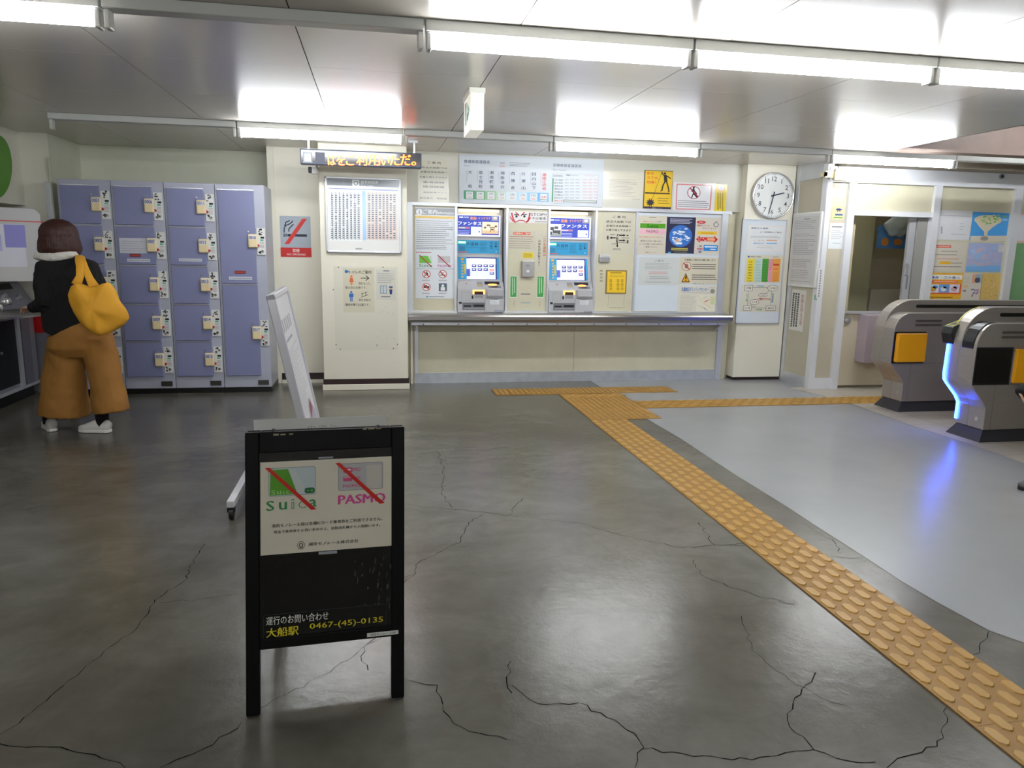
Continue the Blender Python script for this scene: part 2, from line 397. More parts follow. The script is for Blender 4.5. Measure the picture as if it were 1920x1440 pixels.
# side wall of the office (faces left) and door wall
XJ = 4.33; YD = 6.67
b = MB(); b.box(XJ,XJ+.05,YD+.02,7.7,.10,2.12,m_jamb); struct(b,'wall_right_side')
t = MB(); t.box(XJ-.012,XJ+.05,7.16,7.22,.0,CZ,m_alu); t.box(XJ-.012,XJ+.05,YD,YD+.075,0,CZ,m_aluw); t.box(XJ-.008,XJ+.05,YD+.07,7.17,2.09,CZ,m_alu); t.box(XJ-.008,XJ+.05,YD+.07,7.17,0,.11,m_alu)
struct(t,'trim_4')
def X7(px): return ay(px,480,YD).x
def Z7(px,py): return ay(px,py,YD).z
dx0, dx1 = X7(1592), X7(1738)
b = MB()
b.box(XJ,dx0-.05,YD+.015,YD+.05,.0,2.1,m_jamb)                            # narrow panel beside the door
b.box(dx0,dx1,YD+.015,YD+.05,1.76,2.05,m_beige)                           # over the door
b.box(dx1+.07,9,YD+.015,YD+.05,.1,2.05,m_beige)                           # poster wall
struct(b,'wall_right_office')
t = MB()
t.box(XJ,9,YD-.015,YD+.06,2.045,2.19,m_aluw)                               # top beam
t.box(XJ-.01,XJ+.035,YD-.01,YD+.05,0,2.06,m_aluw)
t.box(dx0-.075,dx0,YD-.02,YD+.06,0,2.06,m_aluw)
t.box(dx0,dx1,YD-.012,YD+.05,1.735,1.785,m_aluw)
t.box(dx1,dx1+.075,YD-.02,YD+.06,0,2.06,m_aluw)
xp = X7(1893); t.box(xp-.04,xp+.045,YD-.02,YD+.06,0,2.06,m_aluw)
t.box(XJ+.035,dx0-.075,YD-.005,YD+.05,0,.11,m_aluw)
struct(t,'trim_5')
# room behind the office door
m_off = mat('office_wall','b9b19b',.6,var=.06); m_offd = mat('office_cabinet','8a8672',.5)
b = MB(); b.box(4.45,6.6,8.3,8.4,0,2.35,m_off); b.box(4.38,4.45,7.72,8.4,0,2.35,m_off); b.box(6.5,6.6,YD+.1,8.4,0,2.35,m_off)
struct(b,'wall_back_office')
struct(MB().box(4.38,6.6,YD+.06,8.4,2.30,2.35,m_off),'ceiling_office')
struct(MB().box(5.45,5.75,7.85,8.3,0,2.3,mat('office_column','a8a68a',.5)),'column_office')
struct(MB().box(8.9,9,-3,9.5,0,2.85,m_wall),'wall_right')
# rear of the hall, behind the viewer
struct(MB().box(-4.6,9,-3.1,-3,0,2.85,mat('rear_wall','8d8a80',.7)),'wall_front')
# pink beams above the gates
struct(MB().box(XE+.03,9,6.2,6.42,2.3,2.32,m_pink).box(XE+.03,9,6.3,6.32,2.32,2.62,m_pink).box(XE+.03,9,6.2,6.42,2.60,2.62,m_pink),'trim_6')
struct(MB().box(5.02,5.12,2,6.2,2.50,2.515,m_pink).box(5.06,5.08,2,6.2,2.515,2.74,m_pink).box(5.02,5.12,2,6.2,2.74,2.755,m_pink),'trim_7')
struct(MB().box(XE+.02,9,6.43,6.66,2.19,2.8,m_deck),'wall_right_bulkhead')

# ------------------------------------------------------------------ fluorescent fixtures
m_tube = mat('lit_tube',(.93,.96,1.0),.3,emit=LAMP); m_hous = mat('lamp_housing','d4d6d2',.4)
m_sock = mat('lamp_socket','c8c8c4',.4)
def fixture(x0, x1, y, lit, label, group, CZ=CZ, tube=None):
    o = thing('fluorescent_light', label, 'ceiling light', ((x0+x1)/2, y, CZ), group)
    MB().box(x0+.002,x1-.002,y-.04,y+.04,CZ-.045,CZ-.0005,m_hous).build('housing',o,bevel=.004)
    for x in (x0+.004,x1-.026): MB().box(x,x+.022,y-.028,y+.028,CZ-.115,CZ-.045,m_sock if lit else m_hous).build('socket',o,bevel=.006)
    if lit: MB().tube([(x0+.027,y,CZ-.078),(x1-.027,y,CZ-.078)],.029,tube or m_tube,n=12).build('tube',o,smooth=False)
    return o
YF, YN = 6.075, 3.235
GF, GN = 'lights of the row near the ticket wall', 'lights of the row nearer the viewer'
fixture(-2.30,-1.01,YF,False,'unlit white light housing on the ceiling over the coin lockers',GF)
fixture(-1.005,.235,YF,True,'lit fluorescent light above the orange text display',GF)
fixture(.24,1.435,YF,False,'unlit white light housing over the fare board, behind the hanging box sign',GF)
fixture(1.44,2.705,YF,True,'lit fluorescent light above the yellow warning poster',GF)
fixture(2.71,3.93,YF,False,'unlit white light housing in front of the wall clock',GF)
fixture(3.935,5.17,YF,True,'lit fluorescent light above the office door',GF)
fixture(5.175,6.4,YF,False,'unlit light housing right of the lit one over the office door',GF)
fixture(-2.24,-1.005,YN,True,'lit fluorescent light cut by the left edge of the photo, top left corner',GN)
fixture(-1.0,.21,YN,False,'unlit light housing at the top left between two lit tubes',GN)
fixture(.215,1.375,YN,True,'lit fluorescent light in the top middle, just above the hanging box sign',GN)
fixture(1.38,2.58,YN,True,'lit fluorescent light at top right, second of three joined lit tubes',GN)
fixture(2.585,3.79,YN,True,'lit fluorescent light cut by the right edge of the photo, top right',GN)

GB = 'added lights of the row behind the viewer'  # unseen row, added to brighten the front of the sandwich board
fixture(-1.0,.21,-2.42,True,'added fluorescent light behind the viewer, left one of the rear row',GB)
fixture(1.38,2.58,-2.42,True,'added fluorescent light behind the viewer, right one of the rear row',GB)
fixture(.215,1.375,-2.42,True,'added fluorescent light behind the viewer, middle of the rear row',GB)
fixture(-2.24,-1.005,-2.42,True,'added fluorescent light behind the viewer, far left of the rear row',GB)

GG = 'added lights beyond the ticket gates'
fixture(5.5,6.7,5.2,True,'added fluorescent light over the passage behind the ticket gates, right of the frame',GG,2.85)  # unseen lamp, added to light the gates and the steel above them
fixture(4.75,5.6,7.3,True,'added dim fluorescent light on the ceiling of the office behind the doorway',None,2.30,mat('dim_tube',(1,.93,.8),.3,emit=7))  # lamp hidden above the doorway, added to brighten the office interior
# ------------------------------------------------------------------ tactile paving
m_tact = mat('tactile_yellow','b48a3d',.38,var=.07,scale=5); m_tactb = mat('tactile_base','98702d',.5,var=.08,scale=5)
def bar(mb, cx, cy, hl, hw, ang):
    d = Vector((math.cos(ang),math.sin(ang),0)); n = Vector((-d.y,d.x,0)); c = Vector((cx,cy,0))
    def rr(k, z, inset):
        pts = []
        for sx, sy in ((1,-1),(1,1),(-1,1),(-1,-1)):
            for ex, ey in (((0,-1),(-1,0)) if sx*sy > 0 else ((-1,0),(0,-1))):
                pts.append(0)
        a, b = hl-inset, hw-inset; q = b*.75
        return [c+d*x+n*y+Vector((0,0,z)) for x,y in ((a,-b+q),(a,b-q),(a-q,b),(-a+q,b),(-a,b-q),(-a,-b+q),(-a+q,-b),(a-q,-b))]
    lo, hi = rr(0,.0045,0), rr(0,.0092,.0035)
    mb.add(lo+hi, [(i,(i+1)%8,(i+1)%8+8,i+8) for i in range(8)]+[tuple(range(8,16))], m_tact)
def dot(mb, cx, cy, r=.013):
    lo = [(cx+r*math.cos(t*math.pi/4),cy+r*math.sin(t*math.pi/4),.0045) for t in range(8)]
    hi = [(cx+.65*r*math.cos(t*math.pi/4),cy+.65*r*math.sin(t*math.pi/4),.0092) for t in range(8)]
    mb.add(lo+hi,[(i,(i+1)%8,(i+1)%8+8,i+8) for i in range(8)]+[tuple(range(8,16))],m_tact)
def slab(mb,x0,x1,y0,y1): mb.box(x0,x1,y0,y1,.0,.005,m_tactb)
TG = 'yellow tactile paving strips on the floor'
# guide strip that runs from the foreground to the counter
mb = MB(); x0, x1 = 1.683, 1.985
y = 5.53
while y > .5: slab(mb,x0,x1,max(y-.3,.5)+.0012,y); y -= .3
lanes = 5
for i in range(lanes):
    xx = x0+.026+i*.0625; yy = 5.48-(i%2)*.048
    k = 0
    while yy > .55: bar(mb, xx, yy, .041, .0205, R_(90)); yy -= .1
tag(mb.build('tactile_guide_strip',loc=(1.83,3,0)),'long yellow tactile strip of raised bars running from the lower right corner to the counter','tactile paving',TG)
mb = MB(); 
for a,b_ in ((1.69,1.99),(1.9912,2.29)):
    yy = 5.54
    for k in range(4):
        y1 = min(yy+.3,6.6); slab(mb,a,b_,yy,y1-.0012); yy += .3
        if yy > 6.58: break
yy = 5.57
while yy < 6.44:
    xx = 1.715
    while xx < 2.28: dot(mb,xx,yy); xx += .0495
    yy += .0495
for xx in [1.73+.1*i for i in range(6)]:
    for r in range(3): bar(mb,xx+(r%2)*.05,6.47+r*.045,.040,.0145,0)
tag(mb.build('tactile_junction_pad',loc=(1.99,6,0)),'square yellow tactile pad of round dots where the strips meet','tactile paving',TG)
mb = MB(); xx = 1.09
while xx < 2.85: slab(mb,xx,xx+.2988,6.625,6.925); xx += .3
xx = 1.115
while xx < 2.88:
    for r in range(6): dot(mb,xx,6.655+r*.048)
    xx += .0495
tag(mb.build('tactile_dot_strip',loc=(2,6.78,0)),'yellow tactile strip of dots lying crosswise in front of the ticket counter','tactile paving',TG)
mb = MB(); xx = 2.295
while xx < 8.6: slab(mb,xx,xx+.2988,5.93,6.23); xx += .3
for r in range(5):
    xx = 2.34+(r%2)*.05
    while xx < 6.6: bar(mb,xx,5.955+r*.0625,.041,.0205,0); xx += .1
tag(mb.build('tactile_branch_strip',loc=(4,6.08,0)),'yellow tactile strip of bars branching right past the ticket gates','tactile paving',TG)

# ------------------------------------------------------------------ coin lockers
m_lkf = mat('locker_frame','b2b5c4',.35,var=.03); m_lkd = mat('locker_door','8488ae',.42,var=.03,scale=3,bump=.02)
m_cream = mat('cream_plate','eedcae',.4); m_red = mat('red_button','b3223a',.35); m_chr = mat('chrome','cfcfcf',.22,metal=.7)
YL = 6.97; LX = [-2.632,-2.212,-1.79,-1.372,-.955]
ROWS5 = [1.822,1.488,1.150,.812,.480,.155]; ROWS2 = [1.822,.994,.155]
def plate_num(o, t, x0, x1, z0, z1, parent):
    pass
def locker(i, rows, nums, label):
    x0, x1 = LX[i]+.002, LX[i+1]-.002; o = thing('coin_locker', label, 'coin locker', ((x0+x1)/2,YL,0), 'coin lockers along the left wall')
    MB().box(x0,x1,YL+.004,7.5,.05,1.86,m_lkf).build('body',o,bevel=.004)
    MB().box(x0,x1,YL+.02,7.5,0,.05,m_black).build('plinth',o)
    d0, d1 = x0+.024, x0+.325
    a = Art(WY(YL+.004)); u = x1-.075
    a.mb.box(u-.045,u+.05,YL-.001,YL+.004,.07,.115,mat('dark_badge','4a4a46',.4,metal=.5)); a.build('maker_badge',parent=o)
    for k,(zt_,zb) in enumerate(zip(rows,rows[1:])):
        tall = len(rows) == 3
        dr = MB().box(d0,d1,YL-.014,YL+.004,zb+.006,zt_-.006,m_lkd).build('door',o,bevel=.003)
        MB().box(d0,d1,YL-.0155,YL-.0140,zt_-.012,zt_-.006,m_chr).build('top_edge',dr)
        zc_ = zt_-.165 if not tall else (1.375 if k == 0 else .555)
        pw, ph = .040, .060; px_ = d1+.004-pw*.6
        pl = MB().box(px_-pw,px_+pw,YL-.040,YL-.014,zc_-ph,zc_+ph,m_cream).build('key_plate',dr,bevel=.012,seg=3)
        q = WY(YL-.040); A = Art(q); vs, fs = glyphs(nums[k],.012)
        X = [v[0] for v in vs]; Yv = [v[1] for v in vs]; sx = .058/(max(X)-min(X)); sz = .030/(max(Yv)-min(Yv))
        A.P([(px_-.033,zc_+.012),(px_+.033,zc_+.012),(px_+.033,zc_+.05),(px_-.033,zc_+.05)],'e9e7e4',1)
        A.mb.add([q.at(px_-.029+(x-min(X))*sx, zc_+.016+(z-min(Yv))*sz, .0018) for x,z in vs], fs, ink('26318f')); A.build('number',parent=dr)
        # coin unit on the frame strip
        c0 = d1+.012; c1 = c0+.070; zz = zc_-.004; P = WY(YL)
        cu = MB(); cu.box(c0,c1,YL-.006,YL+.004,zz-.117,zz+.117,m_white)
        A = Art(P,n=.006); A.mb = cu
        rnd = random.Random(k*7+i)
        def rc(a,b,c_,d_,colr,lv=1): A.P([(c0+a*.07,zz+b*.117),(c0+c_*.07,zz+b*.117),(c0+c_*.07,zz+d_*.117),(c0+a*.07,zz+d_*.117)],colr,lv)
        for q_ in range(9): 
            a_, b_ = rnd.uniform(.1,.6), rnd.uniform(.45,.9); rc(a_,b_,a_+rnd.uniform(.1,.25),b_+rnd.uniform(.05,.13),'4a4c50')
        rc(.45,.22,.9,.36,'15161a',2); rc(.4,.05,.8,.17,'59b8a0'); 
        for q_ in range(5): rc(.35,-.05-.1*q_,.85,-.08-.1*q_,'8e9094')
        for q_ in range(4):
            a_, b_ = rnd.uniform(.1,.3), rnd.uniform(-.95,-.6); rc(a_,b_,a_+.18,b_+.1,'3c3e44')
        cu.build('coin_unit',o)
        MB().tube([(c0+.012,YL-.024,zz-.035),(c0+.012,YL-.006,zz-.035)],.011,m_red,n=12).build('button',o)
        MB().tube([(c0+.045,YL-.016,zz-.085),(c0+.045,YL-.006,zz-.085)],.012,m_chr,n=14).tube([(c0+.045,YL-.022,zz-.085),(c0+.045,YL-.016,zz-.085)],.005,m_black,n=8).build('key_lock',o)
        MB().tube([(d1-.055,YL-.02,zc_+.08),(d1-.055,YL-.012,zc_+.08)],.007,m_chr,n=10).build('rivet',dr)
    return o
L1 = locker(0,ROWS5,['0001','0002','0003','0004','0005'],'leftmost purple coin locker column, partly hidden behind the woman')
L2 = locker(1,ROWS5,['0006','0007','0008','0009','0010'],'purple coin locker column of five doors with a white notice on its second door')
L3 = locker(2,ROWS5,['0011','0012','0013','0014','0015'],'purple coin locker column of five doors, directly beside the column of two tall doors')
L4 = locker(3,ROWS2,['0016','0017'],'coin locker column with only two tall purple doors, at the right end')
PL = WY(YL-.014); CL = (0,320,3.2727)
a = Art(PL,CL,n=.0005); a.slab(730,412,905,508,'d3d4dc',.0012); a.para(742,425,890,500,5,'b3b5be',h=.25); a.build('notice','white paper notice taped to a purple locker door','notice')
for i,(x,y,t) in enumerate(((780,540,'white strip label under the white notice on a locker door'),(1098,538,'white strip label on the second door of the locker column beside the tall doors'),(1405,650,'white strip label low on the upper tall locker door'))):
    a = Art(PL,CL,n=.0005); a.slab(x,y,x+142,y+20,'dfe1e6',.001); a.para(x+6,y+3,x+138,y+17,1,'9093a4',h=.4,rag=0,words=16); a.build('strip_label',t,'sticker')
for x,y,t in ((797,511,'small red sticker just under the white notice on a locker door'),(1440,614,'small red sticker above the strip label on the upper tall locker door')):
    a = Art(PL,CL,n=.0022); a.slab(x,y,x+68,y+18,'7a1c1c',.001); a.para(x+5,y+3,x+64,y+15,1,'d44a35',h=.6,rag=0,words=7); a.build('red_sticker',t,'sticker')

# ------------------------------------------------------------------ left wall: conduit, green board, grey panel, machine
MB().box(-2.80,-2.755,7.165,7.19,.6,1.84,m_aluw).build('cable_conduit',bevel=.004,label='white cable trunking upright on the wall end left of the lockers',cat='conduit')
MB().tube([(-2.752,7.178,0),(-2.752,7.178,2.05)],.012,mat('pipe','d9dac8',.4)).build('wall_pipe',smooth=True,label='thin cream pipe running up the wall corner beside the lockers',cat='pipe')
g = Art(WX(-2.94),(0,220,5.5385)); pts = []
for i in range(30):
    t = 2*math.pi*i/30; pts.append((-60+155*math.cos(t)*(1.02), 510-330*math.sin(t)))
g.mb.prism([g.pl.at(*g.p(*q)) for q in pts],(0,0,0),(.02,0,0),mat('green_board','5b9d2c',.4)); g.n = .002
g.ell(-40,400,32,490,'c45aa0',1); g.ell(-20,425,20,470,'d98ac0',2)
g.poly([(0,470),(18,470),(40,540),(38,610),(15,640),(0,640),(0,615),(16,600),(20,545)],'e0a032',1); g.poly([(0,745),(60,735),(55,765),(0,775)],'6d7a62',1)
g.build('green_sign','rounded green board with pink and orange shapes hanging at the left edge','sign')
m_gray = mat('grey_metal','8f8f98',.35,metal=.3,var=.05); m_gry2 = mat('grey_panel','6f6f78',.4,metal=.2)
MB().box(-2.995,-2.755,7.13,7.188,.0,.72,m_gray).build('wall_cabinet',bevel=.004,label='low grey metal cabinet on the wall end between the machine and the lockers',cat='cabinet')
a = Art(WY(7.13)); pr = a.r(60,591,96,624); a.mb.box(-2.99,-2.80,7.127,7.1295,pr[1],pr[3],mat('red_sticker','c01010',.4)); a.build('red_sign','plain red sticker on the grey cabinet behind the woman','sticker')
# machine: lower cabinet, slanted control panel, tray and a hooded display
XM = -2.96
mc = thing('vending_machine','grey upright machine with a white hooded display and a metal tray, at the left edge','vending machine',(XM-.3,6.2,0))
MB().box(-3.7,XM,5.0,7.10,.10,.74,m_gray).build('cabinet',mc,bevel=.006)
MB().box(-3.6,XM-.03,5.05,7.05,.0,.10,m_black).build('plinth',mc)
MB().box(XM,XM+.012,5.0,7.12,.10,.125,m_alu).build('bottom_rail',mc)
dr = MB().box(XM,XM+.012,5.1,6.72,.16,.70,mat('machine_door','1f2024',.3)).build('door',mc,bevel=.003)
MB().tube([(XM+.012,6.45,.45),(XM+.02,6.45,.45)],.012,m_chr).build('lock',dr)
MB().box(XM,XM+.02,6.74,6.79,.13,.72,m_alu).build('door_frame',mc); MB().box(XM,XM+.016,6.82,6.97,.13,.72,m_gry2).build('door_frame',mc)
MB().prism([(XM,0,.74),(XM,0,.80),(XM-.16,0,1.05),(XM-.6,0,1.05),(XM-.6,0,.74)],(0,5.0,0),(0,7.14,0),m_gray).build('control_panel',mc)
pn = Vector((.25,0,.16)).normalized()
CPl = Plane((XM,0,.80),(0,1,0),Vector((-.16,0,.25))); CPl.N = pn
for a0,a1,nm in ((6.55,6.68,'display'),(6.70,6.98,'display'),(6.2,6.5,'display')):
    MB().add([CPl.at(y,v,n) for y in (a0,a1) for v in (.16,.215) for n in (0,.004)],[(0,1,3,2),(4,6,7,5),(0,4,5,1),(2,3,7,6),(0,2,6,4),(1,5,7,3)],m_black).build(nm,mc)
for y,v in ((6.93,.07),(6.72,.10),(6.60,.06)):
    MB().tube([CPl.at(y,v,0),CPl.at(y,v,.03)],.022,m_chr,n=16).build('knob',mc)
MB().box(XM,XM+.01,5.0,7.14,1.05,1.075,mat('panel_ivory','d8cfae',.5)).build('trim_strip',mc); MB().box(XM,XM+.008,6.72,7.14,1.03,1.075,mat('strip_red','b94a48',.4)).build('red_strip',mc)
tr = [( -2.70+.26*math.cos(t*math.pi/12), 6.15+.42*math.sin(t*math.pi/12), .80) for t in range(24)]
MB().prism(tr,(0,0,-.012),(0,0,0),m_steel).build('tray',mc)
MB().tube([(-2.85,6.3,.80),(-2.85,6.3,.87)],.018,m_chr).tube([(-2.85,6.3,.87),(-2.80,6.35,.875)],.03,m_chr).ball((-2.78,6.0,.83),.04,.05,.035,m_chr).build('tap',mc,smooth=True)
# hooded display set across the corner, facing the hall
e = ay(80,450,6.62); dv = Vector((.78,.62,0)).normalized(); nv = Vector((.62,-.78,0)).normalized()
HP = Plane((e.x,e.y,0),dv,(0,0,1))
hz1 = HP.uv(80,392)[1]; hz0 = 1.02
prof = [HP.at(-1.2,hz0),HP.at(0,hz0),HP.at(0,hz1-.04),HP.at(-.04,hz1),HP.at(-1.2,hz1)]
MB().prism(prof,(0,0,0),-nv*.35,mat('display_case','c9c9c8',.4)).build('display_hood',mc,bevel=.004)
a = Art(HP,(0,380,3.2)); a.rect(-200,103,262,113,'d95b5b',1); a.rect(-200,120,165,385,'e3e3ee',1)
a.rect(20,130,160,270,mat('glass_reflection','9d9be0',.15),2); a.rect(-60,190,15,290,mat('glass_reflection2','bfbfee',.15),2); a.build('display_window',parent=mc)  # bluish reflections in the display glass, painted as flat colour

# ------------------------------------------------------------------ recess and column: signs
a = Art(WY(7.45),(500,240,2.88)); a.slab(70,474,242,698,'aab4be',.004); a.rect(75,645,243,698,'c92a26',1)
for pts in ([(95,565),(95,540),(105,525),(125,518),(140,505),(140,500)],[(120,560),(120,545),(130,535),(145,520)],[(97,530),(105,508),(125,500)]): a.line(pts,6,'23283a',1)
a.rect(92,570,98,588,'23283a',1); a.rect(102,570,108,588,'23283a',1); a.rect(112,572,218,588,'23283a',1); a.poly([(192,490),(218,490),(122,627),(96,627)],'d2352c',2)
a.text('禁煙',140,652,178,672,'f2e6e2',.02); a.text('NO SMOKING',110,677,210,689,'f2e6e2',.02)
a.build('no_smoking_sign','grey and red no smoking sign on the wall between lockers and column','sign')
YC = 7.03
fm = thing('timetable_frame','aluminium framed timetable on the column under the orange text display','notice board',(-.1,YC,1.2))
a = Art(WY(YC),(500,240,2.88)); u0,v0,u1,v1 = a.r(314,262,727,678)
MB().obox(WY(YC),u0,u1,v0,v1,0,.02,m_white).build('backing',fm)
f2 = MB(); P = WY(YC)
for q in ((u0,u1,v0,v0+.016),(u0,u1,v1-.016,v1),(u0,u0+.016,v0,v1),(u1-.016,u1,v0,v1)): f2.obox(P,*q,.0,.03,m_alu)
f2.build('frame',fm,bevel=.003)
a = Art(P,(500,240,2.88),'g',n=.02)
a.rect(326,272,716,322,'8f959b',1); a.rect(462,280,501,318,'eef0f0',2); a.ring(470,286,494,312,'70767c',.3,3); a.text('標準時刻表',508,284,602,305,'eef0f0',.02); a.text('Time Table',508,307,575,318,'eef0f0')
a.rect(335,325,707,340,'2f58b8',1); a.para(480,327,570,338,1,'8fa8dc',h=.5,rag=0); a.rect(335,341,515,612,'eef4f2',1); a.rect(515,341,538,606,'a8c8ea',1); a.rect(538,343,705,606,'f0d9cd',1)
for x0_,x1_ in ((345,508),(545,700)):
    for i in range(8):
        x = x0_+(x1_-x0_)*(i+.5)/8; a.rect(x-.6,345,x+.6,605,'b9bcc4',2)
        for k in range(21):
            if random.random() < .9: a.rect(x-7,362+k*11.4,x+5,367+k*11.4,'6f7480',3)
    for k in range(22): a.rect(x0_-6,358+k*11.4,x1_+4,358.8+k*11.4,'c3c6cc',2)
a.rect(480,648,515,656,'b0b4b8',1)
a.build('timetable',parent=fm)
a = Art(WY(YC),(500,240,2.88)); a.slab(360,746,712,1198,'dfdccb',.0015); 
for x,y in ((388,752),(628,752),(375,1170),(398,1194),(596,1172),(706,1168),(684,1190),(360,873)): a.ell(x-3,y-3,x+3,y+3,'4a3a34')
for i in range(16):
    x,y = random.uniform(560,700),random.uniform(940,1190); a.line([(x,y),(x+random.uniform(4,16),y+random.uniform(-14,4))],3,'c6c6c4')
a.build('bare_board','large plain cream sheet on the lower half of the column','board')
a = Art(WY(YC-.0016),(500,240,2.88)); a.slab(410,756,583,996,'d6d1b9',.0012)
a.ell(421,766,437,784,'2f7fc4'); a.poly([(434,768),(446,775),(434,783)],'2f7fc4'); a.text('トイレのご案内',446,768,565,788,'2a2a2a',.01)
def toilet(x,y,s,colr,dress):
    a.ell(x-8*s,y,x+8*s,y+14*s,colr)
    if dress: a.poly([(x-9*s,y+16*s),(x+9*s,y+16*s),(x+15*s,y+48*s),(x-15*s,y+48*s)],colr); a.rect(x-6*s,y+48*s,x-1*s,y+68*s,colr); a.rect(x+1*s,y+48*s,x+6*s,y+68*s,colr)
    else: a.poly([(x-15*s,y+16*s),(x+15*s,y+16*s),(x+15*s,y+42*s),(x-15*s,y+42*s)],colr); a.rect(x-9*s,y+42*s,x-1.5*s,y+72*s,colr); a.rect(x+1.5*s,y+42*s,x+9*s,y+72*s,colr)
toilet(458,795,.78,'e0713a',True); toilet(457,881,.78,'2f6fc0',False)
a.line([(508,811),(550,811)],4,'222222'); a.line([(535,797),(552,811),(535,824)],4,'222222')
a.text('改札を入り、',497,832,562,847,'444444'); a.text('奥の窓の左側です。',425,854,540,869,'444444')
a.line([(510,914),(548,900)],3,'333333'); a.line([(515,890),(515,906)],3,'333333'); a.line([(535,884),(535,900)],3,'333333'); a.line([(512,896),(545,885)],2,'333333'); a.text('改札手前の',497,922,562,936,'444444'); a.text('階段を降りた2階です。',425,946,556,962,'444444')
a.build('toilet_notice','cream toilet direction notice with orange and blue figures and an arrow','notice')
a = Art(WY(YC-.0016),(500,240,2.88)); a.slab(590,764,697,928,'d5d4c8',.001); a.rect(630,768,662,775,'8f8f90'); a.para(598,780,690,840,6,'8f8f90',h=.2)
a.rect(612,850,650,895,'8c9aa0'); a.rect(616,854,629,892,'c3d0d4',2); a.rect(632,854,646,892,'c3d0d4',2); a.ell(663,858,677,872,'d7a889',2); a.rect(661,855,680,863,'2a3c78',3); a.poly([(662,872),(679,872),(676,898),(665,898)],'2a3c78',2); a.rect(618,908,668,914,'777777')
a.build('small_notice','small pale notice with a gate and a uniformed figure, right of the toilet notice','notice')
# orange text display hung from the ceiling
P = WY(6.60); u0,v1 = P.uv(562,278); u1,v0 = P.uv(790.5,316)
ld = thing('text_display','long dark display with scrolling orange characters hung before the column','display',((u0+u1)/2,6.64,v0))
MB().obox(P,u0,u1,v0,v1,-.09,0,mat('display_body','333b4c',.35)).build('casing',ld,bevel=.008)
a = Art(P,(500,240,2.88)); a.rect(185,118,830,210,mat('display_face','12090d',.2),1); a.rect(196,130,247,188,'5c6168',2); a.rect(202,136,240,182,'8d9294',3); a.rect(262,130,315,195,'161a2e',2)
a.build('face',parent=ld)
a = Art(P,(500,240,2.88),'e6'); 
for i,(t,x0_,x1_) in enumerate((('は',330,372),('を',376,424),('ご',428,480),('利',484,542),('用',548,612),('い',618,662),('た',664,718),('だ',722,778),('。',782,806))):
    a.text(t,x0_,143 if t != '。' else 182,x1_,203,'ff5a14',.022,4)
a.build('lit_text',parent=ld)
for x in (u0+.07,u1-.06):
    bk_ = MB(); bk_.box(x-.008,x+.008,6.63,6.65,v1,CZ,m_alu); bk_.box(x-.05,x+.03,6.625,6.655,CZ-.02,CZ-.001,m_alu); bk_.build('hanger',ld)
# small camera under the display
p = ay(592,323,6.98)
cm = thing('security_camera','small black and white camera fixed to the column corner under the text display','camera',(p.x,7.0,p.z))
MB().box(p.x-.035,p.x+.015,6.93,6.99,p.z-.02,p.z+.035,m_white).build('casing',cm,bevel=.005); MB().box(p.x-.06,p.x-.03,6.925,6.985,p.z-.01,p.z+.04,m_black).build('lens',cm,bevel=.005)
MB().box(p.x+.0,p.x+.02,6.95,7.03,p.z+.03,p.z+.05,m_gray).tube([(p.x+.01,6.96,p.z+.04),(p.x+.02,6.96,p.z+.1)],.008,m_gray).build('bracket',cm)
# hanging box sign
xs0,xs1 = .552,.632; ys0,ys1 = 4.41,4.72; z0_ = 2.015
bx = thing('hanging_sign','white box sign with a green arrow hanging from the middle of the ceiling','sign',((xs0+xs1)/2,(ys0+ys1)/2,CZ))
m_box = mat('lightbox','e8e6d6',.4,emit=.25)
MB().box(xs0,xs1,ys0,ys1,z0_,CZ-.012,m_box).build('box',bx,bevel=.005); MB().box(xs0-.006,xs1+.006,ys0-.006,ys1+.006,CZ-.03,CZ-.001,mat('sign_cap','dcdccf',.4)).build('cap',bx)
a = Art(WX(xs0)); V = a.pl
def lp(y,z): return (-y,z)
a.P([lp(ys0+.10,2.09),lp(ys0+.16,2.09),lp(ys0+.16,2.13),lp(ys0+.10,2.13)],'2c8a63',2); a.P([lp(ys0+.03,2.13),lp(ys0+.13,2.07),lp(ys0+.13,2.19)],'2c8a63',2); a.P([lp(ys0+.17,2.07),lp(ys0+.26,2.07),lp(ys0+.26,2.20),lp(ys0+.17,2.20)],'3a9a72',2)
a.build('arrow',parent=bx)
# ------------------------------------------------------------------ counter shelf
YS = 7.06
sh = thing('counter_shelf','long brushed steel shelf below the ticket machines','shelf',(1.98,7.19,.6))
pr = [(0,YW-.02,.715),(0,YS+.03,.715),(0,YS+.010,.709),(0,YS,.694),(0,YS,.662),(0,YS+.008,.645),(0,YS+.03,.638),(0,YW-.02,.638)]
MB().prism(pr,(.302,0,0),(3.64,0,0),m_steel).build('top',sh)
MB().box(.335,3.60,YS+.05,YS+.06,.607,.638,m_alu).build('apron',sh)
sc = MB()
for x in (.45,.79,1.13,1.47,1.78,2.16,2.5,2.85,3.2,3.5): sc.tube([(x,YS+.05,.618),(x,YS+.046,.618)],.006,m_black,n=8)
sc.build('screws',sh)
for x in (.36,3.56): MB().prism([(x,YW-.025,.638),(x,YS+.09,.638),(x,YS+.09,.61),(x,YW-.025,.53)],(0,0,0),(.022,0,0),m_alu).build('bracket',sh)

